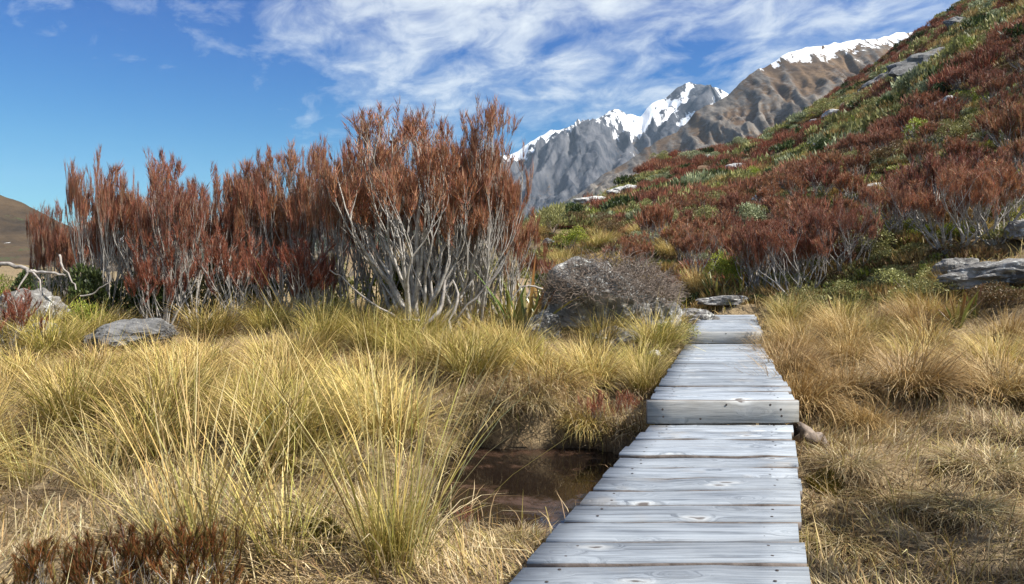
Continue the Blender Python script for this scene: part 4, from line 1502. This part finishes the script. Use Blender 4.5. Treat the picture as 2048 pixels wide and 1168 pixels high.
# ------------------------------------------------------------------ flax
def flax_mesh(seed, n=26, L=0.75, w=0.045, red=0.35):
    g = np.random.default_rng(seed)
    az = g.random(n) * 2 * math.pi
    base = np.stack([0.05 * np.cos(az), 0.05 * np.sin(az), np.full(n, -0.02)], -1)
    pal = np.array([(0.16, 0.21, 0.045), (0.22, 0.25, 0.06), (0.11, 0.15, 0.035), (0.30, 0.26, 0.07)])
    rd = np.array([(0.20, 0.075, 0.03), (0.26, 0.13, 0.04)])
    c = pick(pal, n, g)
    isr = g.random(n) < red
    ct = np.where(isr[:, None], pick(rd, n, g), c)
    A = Acc()
    A.add(*blades(base, az, np.abs(g.normal(0, 0.42, n)) + 0.1, np.abs(g.normal(0.35, 0.25, n)), L * (0.55 + 0.5 * g.random(n)), w * (0.7 + 0.5 * g.random(n)), c * 0.8, ct, 4, az + math.pi / 2 + g.normal(0, 0.7, n), 0.0, g))
    return A.mesh('flax', M_flax)


FLX = [flax_mesh(500), flax_mesh(501, 30, 0.75, 0.045, 0.6), flax_mesh(502, 22, 0.7, 0.05, 0.15)]
for i, (px, py, d, sc, k, lb) in enumerate([
        (1050, 0, 9.5, 1.55, 0, 'green flax with red-brown tips between the orange shrub and the boulder'),
        (1022, 0, 10.0, 1.3, 2, 'pale green flax behind the largest shrub'),
        (1098, 0, 10.8, 1.5, 1, 'brown-leaved flax rising behind the boulder'),
        (1430, 605, None, 1.15, 2, 'low flax just left of centre past the boardwalk end'),
        (1485, 606, None, 1.1, 0, 'yellow-green flax just past the boardwalk end'),
        (1548, 575, None, 1.5, 1, 'flax with yellowed leaves under the red heath right of the boardwalk end'),
        (1618, 550, None, 1.5, 1, 'flax with orange leaves below the grey-green bush'),
        (1915, 655, None, 0.85, 1, 'red-brown flax in the grass below the grey rock shelf'),
        (1945, 640, None, 0.7, 0, 'small green flax beside the red-brown one'),
        (115, 0, 10.9, 1.05, 1, 'brown flax behind the leafy bush at the left')]):
    x, y, z = hit(px, py) if d is None else at(px, d)
    o = obj('flax', FLX[k], None, (x, y, z), 1.7 * i, sc)
    tag(o, lb, 'flax', 'flax plants')

# ------------------------------------------------------------------ hillside heath
HILL = [shrub(600 + i, 1.35, 0.62, 15, [RUST, np.concatenate([RUST, ORANGE]), np.concatenate([DKRED, RUST]), np.concatenate([RUST, np.array([(0.2, 0.14, 0.05)])])][i], 1.15, 0.22, 30, 0.135, 0.014, 2, trunk=0.017, split=(2, 4), sides=3) for i in range(4)]
HTONE = ['rust-red', 'orange-brown', 'dark red', 'brownish']
hg = np.random.default_rng(61)
placed = []
cnt = 0
ZONE = [(1250, 'on the knoll above the boardwalk end'), (1480, 'above the end of the boardwalk'), (1700, 'past the boardwalk'), (1900, 'above the olive cushions'), (9999, 'above the grey rock shelf')]
hy = 12.0 + 22 * hg.random(9000) ** 1.1
hu = 0.03 + 0.76 * hg.random(9000)
hd0 = np.interp(1024 + F * hu, PX, D0)
hz = ground(hu * hy, hy)
for ci in range(9000):
    y, u = float(hy[ci]), float(hu[ci])
    x = u * y
    px = 1024 + F * u
    if y < hd0[ci] + 2.2 + (3.2 if px < 1450 else 0):
        continue
    z = float(hz[ci])
    py = HOR - (z - 1) / y * F
    if px < 1300 and py > 440:
        continue
    if px > 1640 and py > 468 - 0.03 * (px - 1640):
        continue
    if 1060 < px < 1270 and hg.random() < 0.6:
        continue
    if 1130 < px < 1290 and 375 < py < 440:
        continue
    sp_ = 0.95 + 0.012 * y
    if any((x - a_) ** 2 + (y - b_) ** 2 < sp_ * sp_ for (a_, b_) in placed):
        continue
    placed.append((x, y))
    k = int(hg.integers(0, 4))
    s = hg.uniform(0.75, 1.25) * (1.12 if y < 19 else 0.9)
    zn = [w for (lim, w) in ZONE if px < lim][0]
    far_ = ' nearer by' if y < 20 else ' farther up'
    shrub_thing('heath_shrub', HILL[k], (x, y, z), hg.random() * 6.28, (s, s, s * hg.uniform(0.85, 1.15)),
                HTONE[k] + ' heath shrub ' + zn + far_, 'shrub', HTONE[k] + ' heath shrubs ' + zn + far_)
    cnt += 1
    if cnt >= 262:
        break
# taller front shrubs with bare stems on the right
for i, (px, d, hgt, hw, k, lb) in enumerate([
        (1520, 14.6, 2.0, 0.60, 1, 'tall rust heath shrub with a single long spike above the boardwalk end'),
        (1590, 13.8, 1.9, 0.75, 2, 'tall dark red heath shrub over the yellow-leaved flax'),
        (1400, 17.0, 1.7, 0.55, 3, 'slim rust heath shrub behind the tall gold tussock'),
        (1275, 18.0, 1.6, 0.50, 3, 'slim grey-stemmed heath shrub behind the boulder'),
        (1690, 14.0, 1.8, 0.75, 1, 'tall rust heath shrub with bare grey stems left of the olive cushions'),
        (1900, 12.6, 1.8, 0.80, 2, 'tall dark heath shrub with a black tangled base above the rock shelf'),
        (1990, 12.4, 1.9, 0.85, 1, 'tall heath shrub with pale stems at the right edge above the rock shelf'),
        (1790, 14.4, 1.7, 0.75, 1, 'tall rust heath shrub behind the olive cushion bush')]):
    x, y, z = at(px, d)
    H0 = (2.9, 2.6, 2.6, 2.5)[k] * 1.06
    r0_ = (1.05, 0.85, 0.80, 0.62)[k] * 1.1
    shrub_thing('heath_shrub', BIG[k], (x, y, z), 2.1 * i, (hw / r0_, hw / r0_, hgt / H0), lb, 'shrub')


# rounded bushes scattered among the heath
KW = {'olive': 'olive', 'grey': 'grey-green', 'brown': 'brown', 'dark': 'dark green', 'bright': 'yellow-green'}
by = 12.0 + 34 * hg.random(600) ** 1.1
bu = 0.08 + 0.66 * hg.random(600)
bz = ground(bu * by, by)
bd0 = np.interp(1024 + F * bu, PX, D0)
bpl = []
for ci in range(600):
    x, y, z = float(bu[ci] * by[ci]), float(by[ci]), float(bz[ci])
    px = 1024 + F * bu[ci]
    py = HOR - (z - 1) / y * F
    if y < bd0[ci] + 1.6 or (px < 1480 and y < 17):
        continue
    if any((x - a_) ** 2 + (y - b_) ** 2 < 1.7 for (a_, b_) in bpl):
        continue
    bpl.append((x, y))
    low = px > 1640 and py > 440
    k = ['olive', 'grey', 'brown', 'olive', 'bright', 'dark', 'brown'][int(hg.integers(0, 7))]
    s_ = hg.uniform(0.6, 1.25) * (0.75 if low else 1.15)
    zn = [w for (lim, w) in ZONE if px < lim][0]
    lb = KW[k] + ' rounded bush ' + zn
    shrub_thing('leafy_bush', LF[k], (x, y, z - 0.03), hg.random() * 6.28, (s_, s_, s_ * (0.75 if low else 1.2)), lb, 'bush', KW[k] + ' rounded bushes ' + zn)
    if len(bpl) >= 85:
        break
# band of cushions and tufts between the grass and the heath on the right
cp_ = []
for ci in range(400):
    px = 1570 + 490 * hg.random()
    y = float(np.interp(px, PX, D0)) + 0.9 + 3.6 * hg.random()
    x = (px - 1024) / F * y
    if any((x - a_) ** 2 + (y - b_) ** 2 < 0.62 for (a_, b_) in cp_) or (px > 1880 and 10.2 < y < 12.2):
        continue
    cp_.append((x, y))
    r_ = hg.random()
    s_ = hg.uniform(0.55, 0.95)
    if r_ < 0.2:
        place_tussock('gold', x, y, s_ * 0.85, 'gold tuft between the cushions below the red heath', 'gold tufts below the red heath')
        continue
    k = 'olive' if r_ < 0.5 else ('bright' if r_ < 0.72 else ('grey' if r_ < 0.9 else 'brown'))
    shrub_thing('leafy_bush', LF[k], (x, y, gz(x, y) - 0.02), hg.random() * 6.28, (s_, s_, s_ * 0.85), KW[k] + ' cushion bush between grass and red heath', 'bush', KW[k] + ' cushions below the red heath')
    if len(cp_) >= 34:
        break
# pale tussocks over the knoll behind the boulder
for i in range(18):
    x, y, z = hit(float(hg.uniform(1070, 1400)), float(hg.uniform(450, 585)), 13.0)
    place_tussock('gold' if i % 3 else 'green', x, y, float(hg.uniform(0.8, 1.25)), 'gold tussock on the knoll behind the boulder' if i % 3 else 'yellow-green tussock on the knoll behind the boulder', 'tussocks on the knoll')
# grass and low bushes behind the first shrubs on the far left
for i in range(16):
    x, y, z = at(float(-40 + 14 * i + hg.uniform(-8, 8)), float(hg.uniform(11.3, 14.5)))
    place_tussock('green' if i % 2 else 'gold', x, y, float(hg.uniform(0.8, 1.2)), ('yellow-green' if i % 2 else 'gold') + ' tussock behind the first shrubs at far left', 'tussocks behind the far left shrubs')
for i, (q_, e_, kk, lb_) in enumerate(((20, 13.0, 'olive', 'olive bush at the back of the far left grass'), (75, 12.2, 'dark', 'dark green bush behind the first heath shrub at far left'), (125, 12.8, 'dark', 'dark green bush behind the second heath shrub'), (190, 12.0, 'dark', 'dark green bush in the gap between second and third heath shrubs'), (-15, 11.4, 'bright', 'yellow-green bush cut by the left edge'))):
    bush(kk, q_, 0, 120, 125, lb_, None, e_)
# unseen shrub added outside the picture on the right to shade the near grass
shrub_thing('heath_shrub', BIG[1], (3.7, 2.75, gz(3.7, 2.75)), 0.8, (1.15, 1.15, 0.85), 'unseen heath shrub added beyond the right edge to shade the near grass', 'shrub')


# the rest of the slope: uncountable heath and low cover
def tiny_bush(seed, n, rad, hgt, nl, nw, pal):
    g = np.random.default_rng(seed)
    a_ = g.random(n) * 6.283
    q = np.sqrt(g.random(n))
    x, y = rad * q * np.cos(a_), rad * q * np.sin(a_)
    z = hgt * np.sqrt(np.maximum(0.05, 1 - 0.8 * q * q)) * (0.25 + 0.6 * g.random(n))
    d = np.stack([np.cos(a_) * q * 0.5 + g.normal(0, 0.25, n), np.sin(a_) * q * 0.5 + g.normal(0, 0.25, n), np.ones(n)], -1)
    d /= np.linalg.norm(d, axis=1)[:, None]
    p = np.stack([x, y, z], -1)
    sd = np.cross(d, g.normal(0, 1, (n, 3)))
    sd /= np.linalg.norm(sd, axis=1)[:, None]
    ln = (nl * (0.6 + 0.7 * g.random(n)))[:, None]
    w = nw * (0.7 + 0.6 * g.random(n))[:, None] * sd * 0.5
    V = np.stack([p - w, p + w, p + d * ln], 1).reshape(-1, 3)
    return V, np.repeat(pick(pal, n, g, 0.15), 3, 0)


TINY = [tiny_bush(700, 300, 0.62, 0.85, 0.30, 0.055, RUST), tiny_bush(701, 300, 0.62, 0.85, 0.30, 0.055, DKRED), tiny_bush(702, 300, 0.62, 0.8, 0.30, 0.055, np.concatenate([ORANGE, RUST])),
        tiny_bush(703, 280, 0.70, 0.6, 0.16, 0.09, P_OLIVE), tiny_bush(704, 280, 0.65, 0.6, 0.16, 0.09, P_DARK), tiny_bush(705, 260, 0.7, 0.5, 0.35, 0.05, STRAW * 0.7), tiny_bush(706, 280, 0.65, 0.6, 0.2, 0.07, P_BROWN), tiny_bush(707, 280, 0.65, 0.5, 0.14, 0.08, np.concatenate([P_BRIGHT, P_OLIVE * 1.2])),
        tiny_bush(708, 280, 0.7, 0.6, 0.16, 0.09, P_GREY)]
VV, CC = [], []
nb = 0
fy = 30 + 82 * hg.random(9000) ** 0.85
fu = 0.05 + 0.86 * hg.random(9000)
fz = ground(fu * fy, fy)
fn = fbm(fu * fy * 0.11, fy * 0.09 + 40, 3)
fD = np.interp(1024 + F * fu, PX, DD)
for ci in range(9000):
    y, u = float(fy[ci]), float(fu[ci])
    x = u * y
    if y > fD[ci] + 2:
        continue
    nz = float(fn[ci])
    r_ = hg.random()
    if nz > -0.02:
        k = 3 if r_ < 0.28 else (7 if r_ < 0.42 else (8 if r_ < 0.55 else (5 if r_ < 0.78 else (6 if r_ < 0.9 else 4))))
    elif nz < -0.22:
        k = 4 if r_ < 0.25 else (6 if r_ < 0.55 else 1)
    else:
        k = int(r_ * 3.6) if r_ < 0.8 else (6 if r_ < 0.93 else 3)
    v, c_ = TINY[k]
    s = hg.uniform(0.6, 1.3) * (1.5 if k in (3, 4, 8) and hg.random() < 0.3 else 1.0)
    th = hg.random() * 6.28
    co, si = math.cos(th), math.sin(th)
    Rm = np.array([[co, -si, 0], [si, co, 0], [0, 0, hg.uniform(0.8, 1.2)]])
    VV.append((v @ Rm.T) * s + np.array([x, y, fz[ci] - 0.05]))
    CC.append(c_ * hg.uniform(0.75, 1.2))
    nb += 1
    if nb >= 3300:
        break
V = np.concatenate(VV)
tag(obj('hillside_heath', mesh_np('hillside_heath', V, [np.arange(len(V)).reshape(-1, 3)], np.concatenate(CC), M_needle)),
    'distant red and olive heath covering the upper slope', 'heath', kind='stuff')
# low cover between the nearer shrubs
VV, CC = [], []
uy = 12 + 22 * hg.random(1900)
uu = 0.02 + 0.8 * hg.random(1900)
uz = ground(uu * uy, uy)
for ci in range(1900):
    y, u = float(uy[ci]), float(uu[ci])
    x = u * y
    px = 1024 + F * u
    if y < float(np.interp(px, PX, D0)) + 0.8:
        continue
    k = int(hg.choice([3, 3, 7, 4, 5, 5, 6, 6, 0])) if px < 1560 else int(hg.choice([3, 3, 7, 7, 5, 5, 6, 8]))
    v, c_ = TINY[k]
    s = hg.uniform(0.3, 0.75)
    th = hg.random() * 6.28
    co, si = math.cos(th), math.sin(th)
    Rm = np.array([[co, -si, 0], [si, co, 0], [0, 0, 0.8]])
    VV.append((v @ Rm.T) * s + np.array([x, y, uz[ci] - 0.03]))
    CC.append(c_ * hg.uniform(0.75, 1.2))
V = np.concatenate(VV)
tag(obj('low_undergrowth', mesh_np('low_undergrowth', V, [np.arange(len(V)).reshape(-1, 3)], np.concatenate(CC), M_leaf)),
    'low mixed green and brown undergrowth between the heath shrubs', 'undergrowth', kind='stuff')

# ------------------------------------------------------------------ air
HAZE = 0.000045
if HAZE:
    hx0, hx1, hy0, hy1, hz0, hz1 = -6600, 6600, -2600, 8600, -61, 1300
    V = [(hx0, hy0, hz0), (hx1, hy0, hz0), (hx1, hy1, hz0), (hx0, hy1, hz0), (hx0, hy0, hz1), (hx1, hy0, hz1), (hx1, hy1, hz1), (hx0, hy1, hz1)]
    Q = np.array([(3, 2, 1, 0), (4, 5, 6, 7), (0, 1, 5, 4), (1, 2, 6, 5), (2, 3, 7, 6), (3, 0, 4, 7)])
    m = bpy.data.materials.new('air')
    m.use_nodes = True
    n, l = m.node_tree.nodes, m.node_tree.links
    n.clear()
    out = n.new('ShaderNodeOutputMaterial')
    pv = n.new('ShaderNodeVolumePrincipled')
    pv.inputs['Color'].default_value = (0.62, 0.80, 1.0, 1)
    pv.inputs['Density'].default_value = HAZE
    l.new(pv.outputs[0], out.inputs['Volume'])
    tag(obj('haze', mesh_np('haze', V, [Q], None, m)), 'thin blue air between the valley and the mountains', 'haze', kind='stuff')

# ------------------------------------------------------------------ labels of look-alikes: counted from the left
ORD = ['first', 'second', 'third', 'fourth', 'fifth', 'sixth', 'seventh', 'eighth', 'ninth', 'tenth', 'eleventh', 'twelfth', 'thirteenth', 'fourteenth', 'fifteenth', 'sixteenth', 'seventeenth', 'eighteenth', 'nineteenth', 'twentieth']
same = {}
for o in list(col.objects):
    if o.parent is None and 'label' in o.keys() and 'kind' not in o.keys():
        same.setdefault(o['label'], []).append(o)
for lb, os_ in same.items():
    if len(os_) < 2:
        continue
    os_.sort(key=lambda o: o.location.x / max(o.location.y, 1.0))
    for i, o in enumerate(os_):
        if i < 20:
            o['label'] = lb + ', ' + ORD[i] + ' from the left'
